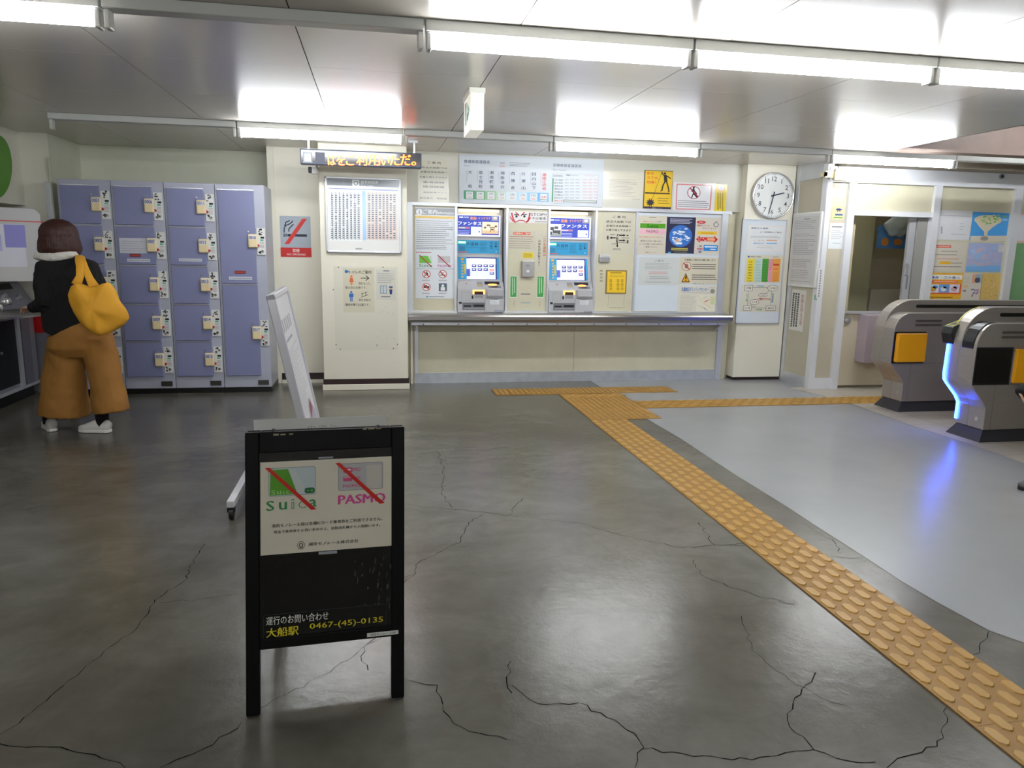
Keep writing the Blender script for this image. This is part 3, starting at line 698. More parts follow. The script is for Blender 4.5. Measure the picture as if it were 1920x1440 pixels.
# ------------------------------------------------------------------ ticket machines (the crop is an enlarged view of the left one)
CMx = (850,390,6.857); YA, YB = 7.42, 7.28
m_tmg = mat('machine_grey','b4b5b8',.4,var=.02); m_tmd = mat('machine_dark_grey','85868a',.4)
def zc(y, Y, x=300): return ay(CMx[0]+x/CMx[2],CMx[1]+y/CMx[2],Y).z
xl, xr = ay(857,575,YB).x, ay(945.5,575,YB).x
tm = thing('ticket_machine','left ticket machine, touchscreen nearest the information board','ticket machine',(xl,YB,.716),'ticket machines above the counter')
x0,x1 = xl+.004,xr-.004; xs_ = ay(850+608/6.857,470,YA).x
z600,z940,z1030,z1370 = zc(600,YA),zc(940,7.36),zc(1030,7.30),.716
MB().box(x0,x1,7.44,7.66,.716,1.735,m_tmg).build('cabinet',tm)
MB().box(x0,xs_,YA-.0,7.45,zc(600,YA),zc(398,YA),m_tmg).build('header_casing',tm,bevel=.003)
a = Art(WY(YA),CMx); a.rect(55,410,588,590,'2fa0d2',1)
a.text('片道券',166,440,322,486,'1c2c50',.01); a.text('One-way Ticket',170,496,322,514,'1c2c50'); a.para(340,430,440,560,8,'24516f',h=.25); a.para(470,430,510,525,5,'1f3f5c',rag=.1,words=3); a.para(530,430,560,480,3,'1f3f5c',rag=0,words=2); a.rect(534,485,558,503,'1b2b44',2); a.rect(55,557,188,572,'d2603f',2); a.rect(80,490,150,550,'2a88b4',2); a.ell(540,550,562,570,'8fc6de',2)
a.build('header_panel',parent=tm)
a = Art(WY(YA),CMx,'e2.2'); a.rect(60,424,163,458,'12934a',2); a.text('発売中',68,429,156,453,'f0fff4',.02,lv=3); a.build('status_light',parent=tm)
TP = Plane((0,YA,z600),(1,0,0),(0,-(7.36-YA),-(z940-z600))); TP.N = TP.U.cross(TP.V)
if TP.N.y > 0: TP.N = -TP.N
x2 = ay(850+632/6.857,520,7.37).x
MB().prism([(0,YA,z600),(0,7.36,z940),(0,7.46,z940),(0,7.46,z600)],(x0,0,0),(min(x2,x1),0,0),m_tmg).build('screen_module',tm,bevel=.003)
a = Art(TP,CMx,n=.001); a.rect(55,630,592,920,'2fa0d2',1); a.rect(168,634,562,920,'1a1a86',1.5)
for k in range(6): a.rect(104,684+k*38,130,708+k*38,'b9b08c',2)
a.rect(94,642,132,668,'f5b52a',2); a.rect(136,720,162,850,'d8c23a',2)
a.build('screen_surround',parent=tm)
a = Art(TP,CMx,'e0.6',n=.002); a.rect(168,648,544,916,'b3bcf5',2); a.rect(212,648,542,724,'fafaff',3); a.rect(170,652,212,680,'f7efd8',3); a.rect(170,686,212,716,'f3f3ff',3); a.rect(170,722,216,746,'f3f3ff',3); a.rect(170,752,216,780,'f3f3ff',3); a.rect(170,784,216,880,'3a3f9c',3); a.rect(174,882,412,914,'fafaff',3)
for k in range(4):
    x = 238+k*75; a.rect(x,728,x+56,762,'2a2468',3); a.rect(x+10,738,x+40,746,'e8e8f8',4)
    if k<3: a.rect(x,776,x+56,810,'2a2468',3); a.rect(x+10,786,x+40,794,'e8e8f8',4)
a.rect(464,784,526,814,'f08878',3); a.rect(466,824,522,858,'2a2468',3); a.rect(476,834,508,842,'e8e8f8',4)
a.build('touchscreen',parent=tm)
# deck and lower front
zk = z1030
MB().prism([(0,7.36,z940),(0,YB+.01,zk),(0,YB,zk-.015),(0,YB,.716),(0,7.46,.716),(0,7.46,z940)],(x0,0,0),(x1,0,0),m_tmg).build('lower_front',tm,bevel=.004)
DP = Plane((0,7.36,z940),(1,0,0),(0,7.36-(YB+.01),z940-zk)); DP.N = DP.U.cross(DP.V)
a = Art(DP,CMx,n=.0005); a.ell(158,966,178,980,'b8403c'); a.rect(298,950,380,1008,'8c8d90'); 
for k in range(3): a.rect(308+k*22,984,326+k*22,1002,'e0b030',2)
a.rect(398,946,596,986,'20212a',1); a.rect(450,1000,612,1030,'77787c',1); a.rect(490,1008,570,1024,'30313a',2); a.build('deck_print',parent=tm)
a = Art(DP,CMx,'e3',n=.003); a.ell(445,978,562,1000,'ff8a3a',2); a.build('coin_light',parent=tm)
FP = WY(YB); a = Art(FP,CMx); u0,v0,u1,v1 = a.r(432,1035,634,1165)
MB().prism([(0,YB,v1),(0,YB-.035,v1-.004),(0,YB-.035,v0+.03),(0,YB-.012,v0)],(u0,0,0),(min(u1,x1),0,0),m_tmg).build('coin_box',tm,bevel=.006)
u0,v0,u1,v1 = a.r(405,1165,655,1345)
MB().obox(FP,u0,min(u1,x1),v0,v1,0,.012,m_tmg).build('coin_door',tm,bevel=.008)
a = Art(FP,CMx,n=.0005)
a.frame(105,1085,218,1190,'8f9094',3); a.rect(235,1125,257,1168,'17181c'); a.rect(272,1112,384,1162,'9b9ca0'); a.rect(278,1135,380,1140,'55565a',2); a.rect(72,1205,108,1232,'17181c')
a.rect(116,1215,410,1312,'6d6e73'); a.rect(132,1250,228,1272,'101114',2); a.rect(258,1242,392,1272,'101114',2); a.rect(134,1280,400,1296,'94959a',2)
a.rect(270,1072,388,1112,'3a140c'); a.build('slots',parent=tm)
a = Art(FP,CMx,'e4',n=.002); 
for q in ((252,1054,400,1070),(252,1054,268,1106),(386,1054,402,1106)): a.rect(*q,'ff9a3c',2)
a.build('ticket_light',parent=tm)
a = Art(WY(YB-.012),CMx,n=.0005); a.rect(474,1176,588,1240,'dedfe0'); a.rect(478,1172,580,1178,'3a4a70',2); a.para(482,1186,580,1236,5,'9aa0a8',h=.25,lv=2); a.build('instruction_label',parent=tm); a = Art(WY(YB-.012),CMx,n=.0005); a.rect(530,1320,642,1336,'33425e'); a.para(536,1322,636,1334,1,'c9d2dc',h=.6,rag=0); a.build('maker_label',parent=tm)
t2 = copy_tree(tm); xl2, xr2 = ay(1028,575,YB).x, ay(1112,575,YB).x
t2.location.x = xl2; t2.scale.x = (xr2-xl2)/(xr-xl)
t2['label'] = 'right ticket machine, touchscreen beyond the cream panel with the metal intercom'
# lit advertising panels over the machines
def ad(first):
    cr = CMx if first else (850+ (1118-418)/4.1139, 390+5.0, 6.857)
    a = Art(WY(7.415),cr,'e0.3'); X1 = 600 if first else 590
    a.slab(52,85,X1,372,'e9eaf2',.012); e = X1-18; a.rect(55,92,e,352,'2f42aa',1)
    a.rect(75,108,124,130,'c9d0ea',2); a.para(134,108,196,134,2,'d5daf0',h=.4,rag=0)
    a.text('家具',215,112,292,154,'f29a3a',.05); a.text('・インテリア',296,116,475,152,'f29a3a',.04); a.rect(490,108,572,166,'8f8f94',2); a.ell(510,112,560,150,'c8c6c0',3)
    o = 0 if first else 155
    a.text('ファンタス',60+o,172,(360 if first else 545),226,'ffffff',.05)
    a.rect(62+o,240,208+o,268,'8b8296',2); a.rect(66+o,246,150+o,262,'c9bfc4',3); a.rect(152+o,246,204+o,262,'c05a80',3)
    a.para(62+o,282,210+o,340,3,'bfc8ee',h=.3,rag=.1)
    mx_ = 225 if first else 390
    if first:
        a.rect(225,240,362,346,'e4e8f2',2); ph = (370,178,575,334)
    else:
        a.rect(430,250,560,346,'e4e8f2',2); ph = (60,170,215,334); mx_ = 432
    for k in range(5): a.line([(mx_+10,250+k*20),(mx_+120,262+k*17)],3,'9fb4d8',3)
    a.line([(mx_+70,244),(mx_+60,340)],3,'9fb4d8',3); a.rect(mx_+96,296,mx_+116,316,'5a78c0',4)
    X0,Y0,X1_,Y1_ = ph; w_ = X1_-X0; h_ = Y1_-Y0
    if first:
        a.rect(*ph,'e8d9bd',2); a.rect(X0,Y0+h_*.7,X1_,Y1_,'d2b184',3)
        for q in ((.1,.4,.25,.55),(.28,.22,.5,.36),(.45,.42,.8,.5),(.5,.52,.54,.85),(.72,.52,.76,.8),(.55,.56,.7,.7),(.78,.3,.92,.46)): a.rect(X0+w_*q[0],Y0+h_*q[1],X0+w_*q[2],Y0+h_*q[3],'6b4f33',4)
    else:
        a.rect(*ph,'d3d6d6',2); a.rect(X0,Y0+h_*.75,X1_,Y1_,'8e9494',3)
        for q in ((.1,.25,.4,.5),(.45,.2,.75,.4),(.3,.5,.75,.75),(.75,.5,.95,.8),(.05,.6,.25,.85)): a.rect(X0+w_*q[0],Y0+h_*q[1],X0+w_*q[2],Y0+h_*q[3],'3f4446',4)
    a.build('advertising_panel',('lit blue advertising panel with a beige room photo at its right end' if first else 'lit blue advertising panel with a grey room photo at its left end'),'advertisement','advertising panels over the ticket machines')
ad(True); ad(False)
for i,(xa,xb) in enumerate(((mx[0]+.02,mx[1]-.06),(mx[2]+.02,mx[3]-.06))):
    MB().box(xa,xb,7.39,7.415,1.705,1.725,mat('niche_lamp','f6e3ae',.4,emit=2.5)).build('niche_lamp',label=('slim warm lamp over the left advertising panel','slim warm lamp over the right advertising panel')[i],cat='lamp',group='niche lamps')

# ------------------------------------------------------------------ prints on the ticket wall
YT = YW-.0005; P = WY(YT); C4 = (760,270,4.1139); C5 = (1080,270,4.1143); CR = (1180,390,6.857); CF = (860,280,7.111); CU = (1110,290,7.111)
# information board
a = Art(P,C4,'g'); a.slab(75,487,390,1193,'e4e9ee',.004)
a.rect(75,490,388,552,'858b92'); a.ell(82,500,132,548,'eceef0',2); a.rect(103,518,111,540,'70767e',3); a.ell(102,506,112,514,'70767e',3)
a.text('ご案内',138,504,244,544,'f3f4f5',.02); a.text('Information',250,520,374,545,'f3f4f5',.02); a.rect(75,552,384,579,'ecc75a'); a.para(100,560,350,572,1,'a08030',h=.5,rag=0,words=22)
a.para(84,582,372,765,11,'767b84',h=.26,words=14,rag=.35); a.para(84,775,372,818,3,'767b84',h=.3,words=14); a.rect(84,768,372,769.5,'9aa0a8',2); a.rect(84,832,92,840,'d04040',2); a.para(98,830,200,842,1,'d07070',h=.5,rag=0)
a.rect(108,862,204,918,'cfe0d2',2); a.poly([(108,862),(170,862),(204,918),(108,918)],'79c04a',3); a.rect(250,864,346,920,'ccc9cc',2); a.para(262,874,300,900,3,'c98aa0',h=.4,lv=3)
a.text('Suica',106,924,206,950,'4a9a6a',.01); a.text('PASMO',250,930,350,952,'c8639a',.02)
for x in (106,248): a.poly([(x-4,856),(x+6,856),(x+104,950),(x+94,950)],'a5443a',4)
a.rect(84,962,378,963.5,'9aa0a8',2)
def prohibit(a,x0_,y0_,x1_,y1_): 
    a.ring(x0_,y0_,x1_,y1_,'c94a44',.16,3); k = (x1_-x0_)*.15; a.poly([(x0_+k-2,y0_+k+4),(x0_+k+4,y0_+k-2),(x1_-k+2,y1_-k-4),(x1_-k-4,y1_-k+2)],'c94a44',4)
for q in ((130,972,194,1036),(256,972,320,1036),(130,1072,194,1134)): a.ell(*q,'f2f3f4',2); prohibit(a,*q)
a.ell(158,982,170,994,'2b2d33',3); a.poly([(150,996),(172,994),(178,1010),(160,1012)],'2b2d33',3); a.line([(150,1004),(142,1012)],4,'2b2d33',3); a.line([(158,1010),(146,1024)],5,'2b2d33',3); a.line([(168,1010),(178,1020)],5,'2b2d33',3)
a.rect(268,1008,308,1014,'2b2d33',3); a.line([(280,1000),(290,992),(300,996)],3,'2b2d33',3); a.rect(140,1096,184,1110,'2b2d33',3); a.rect(148,1088,166,1096,'2b2d33',3)
a.rect(258,1074,320,1136,'5d6e7d',2); a.ell(278,1082,300,1104,'eceef0',3); a.rect(272,1104,306,1130,'eceef0',3)
for x,y in ((160,1046),(288,1046),(160,1146),(288,1146)): a.para(x-32,y,x+34,y+12,2,'7e838b',h=.4,rag=.1)
a.ell(160,1170,174,1184,'4aa0c4',2); a.para(180,1172,300,1184,1,'7e838b',h=.5,rag=0)
a.build('information_board','tall white information board with grey heading and round prohibition symbols','board')
# transfer notice behind plastic at the upper left
PF = WY(YW-.0105)
def lines_text(a, rows, col='2b2b30', bold=.01):
    for t,x0_,y0_,x1_,y1_ in rows: a.text(t,x0_,y0_,x1_,y1_,col,bold)
a = Art(PF,C4,'g'); a.slab(95,118,335,458,'d3d0bd',.0012)
lines_text(a,[('ご 案 内',170,134,272,156),('終点大船駅では',126,174,322,194),('JR東日本各路線へ',115,206,325,230),('お乗り換えできます',110,246,325,268),('東海道線',135,286,300,306),('横須賀線',135,320,300,342),('湘南新宿ライン',135,366,320,384),('京浜東北・根岸線',110,408,318,430)])
a.build('transfer_notice','cream notice with black lettering high on the wall, partly behind the orange text display','notice')
# fare board
fb = thing('fare_board','long white fare board with coloured fare boxes above the ticket machines','board',(1.5,YW-.01,1.8))
a = Art(PF,C4); u0,v0,_,_ = a.r(414,84,414,470); u1 = PF.uv(1132,300)[0]; v1 = CZ-.01
MB().obox(PF,u0,u1,1.78,v1,0,.012,mat('fare_white','cbd2d8',.4)).build('panel',fb,bevel=.002)
a = Art(PF,CF,n=.012)
a.text('普通旅客運賃表',70,138,415,198,'59607c',.015); a.text('Fares',70,208,148,232,'8f94a8'); a.para(546,168,612,202,2,'8a8f9c',h=.4,rag=0,words=4); a.para(540,214,612,244,2,'d98a8a',h=.4,rag=0,words=4); a.para(676,170,956,240,3,'8a8f9c',h=.35,rag=.3,words=16); a.text('定期券旅客運賃表',1255,190,1632,248,'59607c',.012); a.text('Pass Tickets',1255,262,1424,290,'8f94a8')
st = [('大船',150,'c8',280,518,'310','160'),('富士見町',292,'c8',284,524,'290','150'),('湘南町屋',437,'',286,526,'270','140'),('湘南深沢',580,'',292,530,'250','130'),('西鎌倉',720,'',298,538,'170','90'),('片瀬山',860,'',304,542,'170','90'),('目白山下',1000,'',308,545,'170','90'),('湘南江の島',1137,'',316,550,'当駅','')]
cols = ['4d9e72','74ad84','9cc49c','bfd7c0','d3e3ea','b9d9ee','93c6ee','6fb1ea']
for k in range(8):
    xa = 66+k*141; a.poly([(xa,548+k*4.6),(xa+141,552+k*4.6),(xa+141,668+k*4.6),(xa,664+k*4.6)],cols[k])
for k,(t,x,_,y0_,y1_,f1,f2) in enumerate(st):
    n = len(t); red = k == 7
    cell = 52
    for j,ch in enumerate(t):
        yc = y0_+26+(y1_-y0_-52)*j/(n-1) if n > 1 else (y0_+y1_)/2
        h = 23 if n < 5 else 21
        a.text(ch,x-25,yc-h,x+25,yc+h,'d9444c' if red else '4a4f70',.02)
    a.vpara(x-52,y0_,x-38,y0_+.75*(y1_-y0_),1,'e0a0a4' if red else 'a9adb8',h=.5)
    dy = k*4.6; a.rect(x-54,562+dy,x+40,660+dy,'dde2e2',2)
    if red: a.text(f1,x-44,588+dy,x+30,620+dy,'e0605c',.01); a.para(x-44,634+dy,x+30,650+dy,1,'e0a09c',h=.5,rag=0)
    else: a.text(f1,x-34,574+dy,x+20,604+dy,'6b7280'); a.text(f2,x-30,622+dy,x+16,648+dy,'e08880')
a.poly([(1250,316),(1862,344),(1838,724),(1240,700)],'b4bac0',1); a.poly([(1255,320),(1858,348),(1834,720),(1246,696)],'d2d8dc',2)
a.poly([(1246,388),(1262,388),(1254,700),(1236,700)],'4d9e72',3)
a.para(1256,336,1392,374,2,'7d8390',rag=.1,lv=3); a.rect(1430,338,1480,352,'7d8390',3); a.para(1430,338,1592,354,1,'7d8390',rag=0,lv=3); a.para(1670,346,1810,362,1,'d98a8a',rag=0,lv=3)
for k,t in enumerate(('大船','富士見町','湘南町屋','湘南深沢','西鎌倉','片瀬山','目白山下')):
    y = 398+k*40; a.text(t,1270,y,1384,y+24,'5d6274',.02)
    for j in range(6): a.rect(1410+j*72+(24 if j>2 else 0),y+6,1462+j*72+(24 if j>2 else 0),y+16+1.5*j*0,'a2a8b2' if j<3 else 'dfa3a3',3)
a.text('湘南江の島',1268,676,1380,696,'d9444c',.03); a.poly([(1392,672),(1838,684),(1836,722),(1388,706)],'8f9696',3); a.poly([(1404,680),(1826,692),(1826,712),(1402,700)],'c6cbc8',4); a.para(1266,716,1600,738,1,'9aa0a8',rag=0,h=.3,lv=3)
a.build('fares',parent=fb)
# upper right notices
a = Art(PF,CU,'g'); a.slab(152,212,672,612,'d8d3c2',.0012); a.para(205,246,610,262,1,'76726c',h=.6,rag=0,words=24); a.para(205,284,600,298,1,'8d8983',h=.4,rag=0,words=24); a.para(232,318,620,570,13,'96928c',h=.24,rag=.4,words=22); a.para(530,590,640,602,1,'8d8983',rag=0); 
a.build('long_notice','cream text notice between the fare board and the yellow poster','notice')
a = Art(PF,CU); a.slab(700,204,1052,728,'4d4226',.003); a.rect(712,212,1050,700,'e2bb28'); a.text('歩き',732,228,820,272,'d8432c',.03); a.text('スマホ、',732,288,892,334,'d8432c',.03); a.text('危険！',728,346,848,390,'d8432c',.03)
a.poly([(706,498),(1040,514),(1038,530),(704,520)],'4a3420',2); a.line([(928,240),(802,590)],5,'4a4024',2)
a.ell(956,236,986,268,'26261f',3); a.poly([(956,268),(994,272),(1004,330),(1000,372),(960,364),(956,310)],'26261f',3)
for q,wd in (([(962,282),(938,258),(928,228)],14),([(990,282),(1022,300),(1048,322)],14),([(972,360),(944,410),(930,478)],18),([(992,360),(1010,420),(1026,492)],18),([(936,474),(910,486)],12),([(1026,490),(1010,500)],12)): a.line(q,wd,'26261f',3)
for k in range(10):
    t=2*math.pi*k/10; a.line([(776,638),(776+58*math.cos(t),638+56*math.sin(t))],10,'2c2c30',2)
a.ell(736,600,816,676,'2c2c30',3)
a.para(876,572,1024,596,1,'5a4a20',rag=0,words=5); a.para(876,606,1010,628,1,'5a4a20',rag=.2,words=4); a.para(876,640,1030,660,1,'5a4a20',rag=0,words=5); a.rect(700,696,1030,728,'33294a',2); a.text('湘南モノレール',800,704,926,722,'d8d4e4')
a.build('warning_poster','yellow poster of a dark figure on a string, with red lettering','poster')
a = Art(PF,CU,'g'); a.slab(1095,366,1625,752,'e3e4e2',.0012); a.poly([(1130,386),(1585,404),(1605,430),(1578,740),(1120,730),(1112,712),(1126,396)],'e08f94',1); a.poly([(1144,402),(1580,418),(1586,436),(1562,726),(1130,716),(1128,700),(1140,410)],'e6e6e8',2)
a.ell(1274,418,1438,594,'f0eef0',3); a.ring(1274,418,1438,594,'a84050',.1,5); a.ell(1344,424,1368,448,'23263c',4)
for q,wd in (([(1352,446),(1358,490),(1350,520)],22),([(1350,520),(1336,550),(1326,582)],14),([(1354,520),(1376,546),(1396,570)],14),([(1350,460),(1324,480),(1340,498)],11),([(1358,470),(1384,510)],12)): a.line(q,wd,'23263c',4)
a.ell(1364,502,1396,540,'23263c',4); a.poly([(1296,446),(1310,438),(1420,560),(1406,572)],'a84050',6)
a.para(1142,600,1560,716,4,'85808e',h=.3,rag=.1,words=16,lv=4); a.build('red_bordered_notice','white notice with a red border and a crossed-out figure','notice')
a = Art(PF,CU,'g'); a.slab(1652,392,1778,772,'e6cc42',.0012); a.ell(1678,410,1762,486,'e8e6e2',2); a.ring(1678,410,1762,486,'c2485a',.12,3); a.rect(1702,432,1740,466,'8c98c8',3); a.vpara(1664,510,1754,762,3,'94803a',h=.55); a.build('yellow_strip_notice','narrow yellow notice at the right end of the wall above the counter','notice')
# centre panel between the machines
a = Art(P,C4,'g'); a.slab(800,516,1096,612,'ece9e6',.0015)
for pts,wd in (([(820,530),(826,560),(836,590),(850,606)],12),([(808,560),(820,580),(832,598)],8),([(850,528),(866,540),(876,556)],9),([(920,526),(904,540),(892,556)],9),([(960,530),(956,560),(946,590),(930,606)],12),([(966,566),(954,584),(944,600)],8),([(856,600),(880,588),(910,590),(924,602)],7)): a.line(pts,wd,'cf3a48',2)
for x0_,x1_ in ((842,872),(902,934)): a.ell(x0_,550,x1_,568,'f4f4f4',3); a.ell((x0_+x1_)/2-9,549,(x0_+x1_)/2+9,568,'24304a',4); a.line([(x0_-4,546),(x1_+4,543)],6,'24304a',4)
a.text('STOP!!',968,532,1088,558,'3c4252',.01); a.text('不正乗車',974,562,1084,586,'3c4252',.01); a.para(1000,592,1090,608,1,'8a8c92',rag=0); a.build('fare_dodging_sticker','wide white sticker with red and black painted eyes above the intercom','sticker')
a = Art(P,C4,'g'); a.slab(796,664,998,818,'cfcab8',.0012); a.rect(834,678,964,702,'dd5a3a'); a.text('定期券のご案内',838,681,960,699,'f3e6dc',.02); a.para(802,708,985,722,1,'b2523e',h=.4,rag=0,words=16); a.para(802,722,990,812,5,'a89a8c',h=.3,rag=.2,words=12); a.build('orange_headed_notice','small cream notice with an orange heading on the panel between the machines','notice')
a = Art(P,C4,'g'); a.slab(1004,664,1096,984,'d2cdbb',.0012); a.vtext('こども運賃は',1060,708,1086,868,'c9623c',.02); a.vtext('小学生が対象です。',1018,736,1046,950,'2e2c28',.02); a.build('child_fare_notice','vertical cream strip of lettering beside the intercom','notice')
a = Art(P,C4); a.slab(905,836,984,880,'eccf2c',.001); a.para(912,842,978,876,3,'8a7a20',h=.35,rag=.1,words=5); a.build('yellow_label','small yellow label just above the metal intercom','sticker')
u0,v0,u1,v1 = Art(P,C4).r(896,900,988,1026)
ic = thing('intercom','grey metal intercom box between the two ticket machines','intercom',((u0+u1)/2,YT,v0)); MB().obox(P,u0,u1,v0,v1,0,.045,mat('intercom','a9a8a6',.35,metal=.3)).build('box',ic,bevel=.006)
a = Art(WY(YT-.045),C4); 
for k in range(3): a.rect(928,928+k*8,962,931+k*8,'6a6a6c')
a.ell(930,966,962,996,'dedede',1); a.ring(930,966,962,996,'8b8b8c',.2,2); a.build('button',parent=ic)
for i,x in enumerate((808,1016)):
    a = Art(P,C4); dy = 0
    a.slab(x,1018,x+52,1186,'d6e2cf',.001); a.rect(x+4,1022,x+48,1180,'43a04e'); a.vpara(x+10,1030,x+42,1176,2,'bfe0ba',h=.5); a.build('green_label',('vertical green label below the intercom, beside the left ticket machine','vertical green label below the intercom, beside the right ticket machine')[i],'sticker')
a = Art(P,C4); a.rect(892,1154,964,1160,'3a3f6a'); a.frame(888,1215,970,1296,'c9c6b6',3); a.rect(892,1222,964,1228,'8fb0bc',2); a.rect(892,1284,964,1300,'a9c4cc',2)
for x in (832,1030):
    for k in range(5): a.rect(x,1210+k*9,x+12,1215+k*9,'b6ae94')
a.build('trim_8',kind='structure')  # glue marks and faded print on the middle panel
# panel right of the machines
a = Art(P,C5,'g'); a.slab(212,540,436,852,'d0cbb8',.0012); lines_text(a,[('ご 案 内',284,552,380,574),('終点大船駅では',234,588,424,612),('JR東日本各路線へ',234,622,424,646),('お乗り換えできます',232,654,424,676)])
for q in ((320,696,334,702),(262,696,300,702),(262,720,306,726),(350,722,412,728),(275,768,312,774),(330,758,385,764),(390,700,404,712),(392,738,404,770),(238,704,250,740),(285,806,345,811),(282,816,350,820)): a.para(*q,1,'4a4844',h=.8,rag=0,words=4)
a.vtext('大船駅',308,694,328,760,'2b2b30',.03)
for pts in ([(332,704),(366,704)],[(332,744),(366,744)],[(306,724),(274,724)],[(318,758),(318,784)]): a.line(pts,8,'2b2b30',2)
for pts in ([(364,694),(382,704),(364,714)],[(364,734),(382,744),(364,754)],[(276,714),(258,724),(276,734)],[(308,782),(318,798),(328,782)]): a.poly(pts,'2b2b30',3)
a.build('transfer_map_notice','cream notice with black arrows right of the second ticket machine','notice')
u0,v0,u1,v1 = Art(P,C5).r(176,852,254,910)
a = Art(P,C5); a.mb.obox(P,u0,u1,v0,v1,0,.03,mat('switch_box','9b9b9c',.4)); a.n=.03; a.rect(176,853,255,874,'dedede'); a.para(180,858,250,870,1,'777777',rag=0,words=5); a.frame(190,878,246,902,'7f8082',3); a.build('switch_box','small grey box with white labels fixed below the arrow notice','box')
a = Art(P,C5); a.slab(232,972,384,1154,'8a7440',.008); a.rect(242,982,376,1146,'ecc326'); a.para(262,988,350,1000,1,'7a6414',h=.6,rag=0); a.para(258,1006,366,1030,2,'a58a1e',h=.25,rag=0,words=12)
for k in range(9):
    for q in ((256,276),(312,332),(344,364)): a.rect(q[0],1042+k*10,q[1],1046+k*10,'7a6414',2)
a.build('yellow_price_plate','framed yellow plate with columns of print right of the second ticket machine','plate')
a = Art(P,C5); 
for x in (250,372): a.line([(x,1165),(x-4,1250)],3,'a9a084'); 
a.para(258,1256,375,1272,1,'a9a084',rag=0,words=5)
for k in range(4): a.rect(184,970+k*26,206,986+k*26,'a59c80')
a.build('trim_9',kind='structure')  # glue marks and faded print on the right panel
# white board with posters
PB = WY(YW-.006); u0 = ay(1190,480,YW).x; u1 = ay(1348,480,YW).x
MB().box(u0,u1,YW-.006,YW-.001,.735,1.742,mat('white_board','d5dde4',.3)).build('poster_board',label='white board filling the right end of the ticket wall behind several posters',cat='board')
PB = WY(YW-.0065)
a = Art(PB,CR,'g'); a.slab(112,92,472,604,'d6d0bf',.0012); a.para(256,114,344,130,1,'777777',h=.6,rag=0); a.text('湘南モノレール',176,164,352,186,'e0734a',.02); a.text('では',354,166,404,186,'55504a',.01); a.rect(140,196,462,264,'5da336'); a.text('Suica',228,210,368,254,'2d5a24',.01); a.rect(134,266,458,340,'e9b9c6'); a.text('PASMO',218,282,370,322,'7a4a58',.0); a.text('はご利用いただけません。',130,360,436,386,'e0734a',.01)
a.text('乗車券をお持ちで無い方は',142,414,410,438,'55504a',.01); a.text('きっぷを現金でお買い求めの上',128,452,436,476,'55504a',.01); a.text('ご乗車ください。',190,490,360,512,'55504a',.01); a.text('湘南モノレール',204,564,348,578,'55504a'); a.build('card_notice','cream notice with a green band over a pink band on the white board','notice')
a = Art(PB,CR); a.slab(486,112,828,588,'20244a',.0025); a.para(525,130,805,210,4,'c9cbe0',h=.4,rag=.12,words=11); a.ell(518,216,796,504,'2f6fc4',1,40)
rnd = random.Random(3)
for k in range(46):
    t = rnd.uniform(0,6.28); r_ = rnd.random()**.5*.82; x = 657+139*r_*math.cos(t); y = 360+144*r_*math.sin(t); w_ = rnd.uniform(12,44); a.ell(x-w_*.7,y-w_*.35,x+w_*.7,y+w_*.35,rnd.choice(['e4ebf4','c8d9ee','f2f5f8','4a86d2','a9c8e8']),2+k*.02,12)
a.ell(594,396,640,440,'d7a884',3,12); a.para(538,508,768,552,2,'d9cf52',h=.5,rag=.1,words=10); a.para(570,560,740,574,1,'b0a850',rag=0); a.ell(494,560,534,584,'3a9fc0',2); a.build('earth_poster','dark blue poster with the planet Earth seen from space','poster')
a = Art(PB,CR,'g'); a.slab(840,116,1190,600,'d6d0c4',.0012); a.ell(868,160,980,206,'c9444a'); a.text('お得な',896,172,950,194,'f4dcd8',.02); a.text('湘南モノレール',872,212,1032,240,'a8404e',.02); a.text('1日フリーきっぷ',940,250,1112,276,'a8404e',.02); a.poly([(1078,206),(1120,166),(1152,214),(1132,250),(1092,244)],'8a8490',1); a.poly([(1092,208),(1120,182),(1140,216),(1124,238),(1100,234)],'d6d0c4',2)
a.rect(878,298,1124,346,'ecc243'); a.para(920,312,1080,334,1,'b58a2a',h=.5,rag=0); a.poly([(856,402),(906,352),(906,376),(1090,380),(1090,356),(1138,406),(1088,454),(1088,430),(906,426),(906,448)],'d0393c'); a.text('モノレール',880,382,960,400,'f4e4dc',.03); a.text('江ノ電',880,406,990,424,'f4e4dc',.02); a.rect(1000,384,1100,426,'e8762e',2); a.para(1004,388,1096,422,2,'f6ddc0',h=.5,rag=0,lv=3)
a.rect(956,474,1134,554,'3f8fd6'); a.para(968,484,1122,516,1,'eaf2fa',h=.55,rag=0,words=7); a.para(1040,518,1110,546,1,'eaf2fa',h=.55,rag=0,words=4)
for q,cc in (((866,510,948,540),'c8818a'),((890,478,936,500),'9a8fa0'),((880,540,940,576),'b0b4c4'),((900,552,916,578),'4a60a0')): a.ell(*q,cc,2)
a.build('free_pass_poster','poster with a red double-ended arrow and a blue box on the white board','poster')
a = Art(PB,CR); a.slab(130,632,640,994,'cbd0cd',.0012); a.text('ご 案 内',330,664,438,692,'777777',.01); a.para(200,704,560,796,5,'96989a',h=.25,rag=.2,words=20); a.para(250,812,505,856,2,'c98a8a',h=.4,rag=.1,words=14); a.frame(226,866,520,926,'a9acae',2); a.para(260,872,500,920,2,'96989a',h=.3,rag=0,words=12); a.para(200,934,530,964,2,'96989a',h=.3,rag=.3,words=18); a.build('guide_notice','pale grey notice with red lines in the middle of the white board','notice')
a = Art(PB,CR,'g'); a.slab(655,630,1160,985,'d6d0bc',.0014); a.text('お客様にご協力をお願い致します。',710,654,1112,684,'33312c',.015); a.ell(676,690,792,810,'dcd6c4',1); a.ell(712,716,756,780,'8a8684',2); a.ring(676,690,792,810,'c9573c',.1,3); a.poly([(694,716),(704,706),(776,786),(766,796)],'c9573c',4)
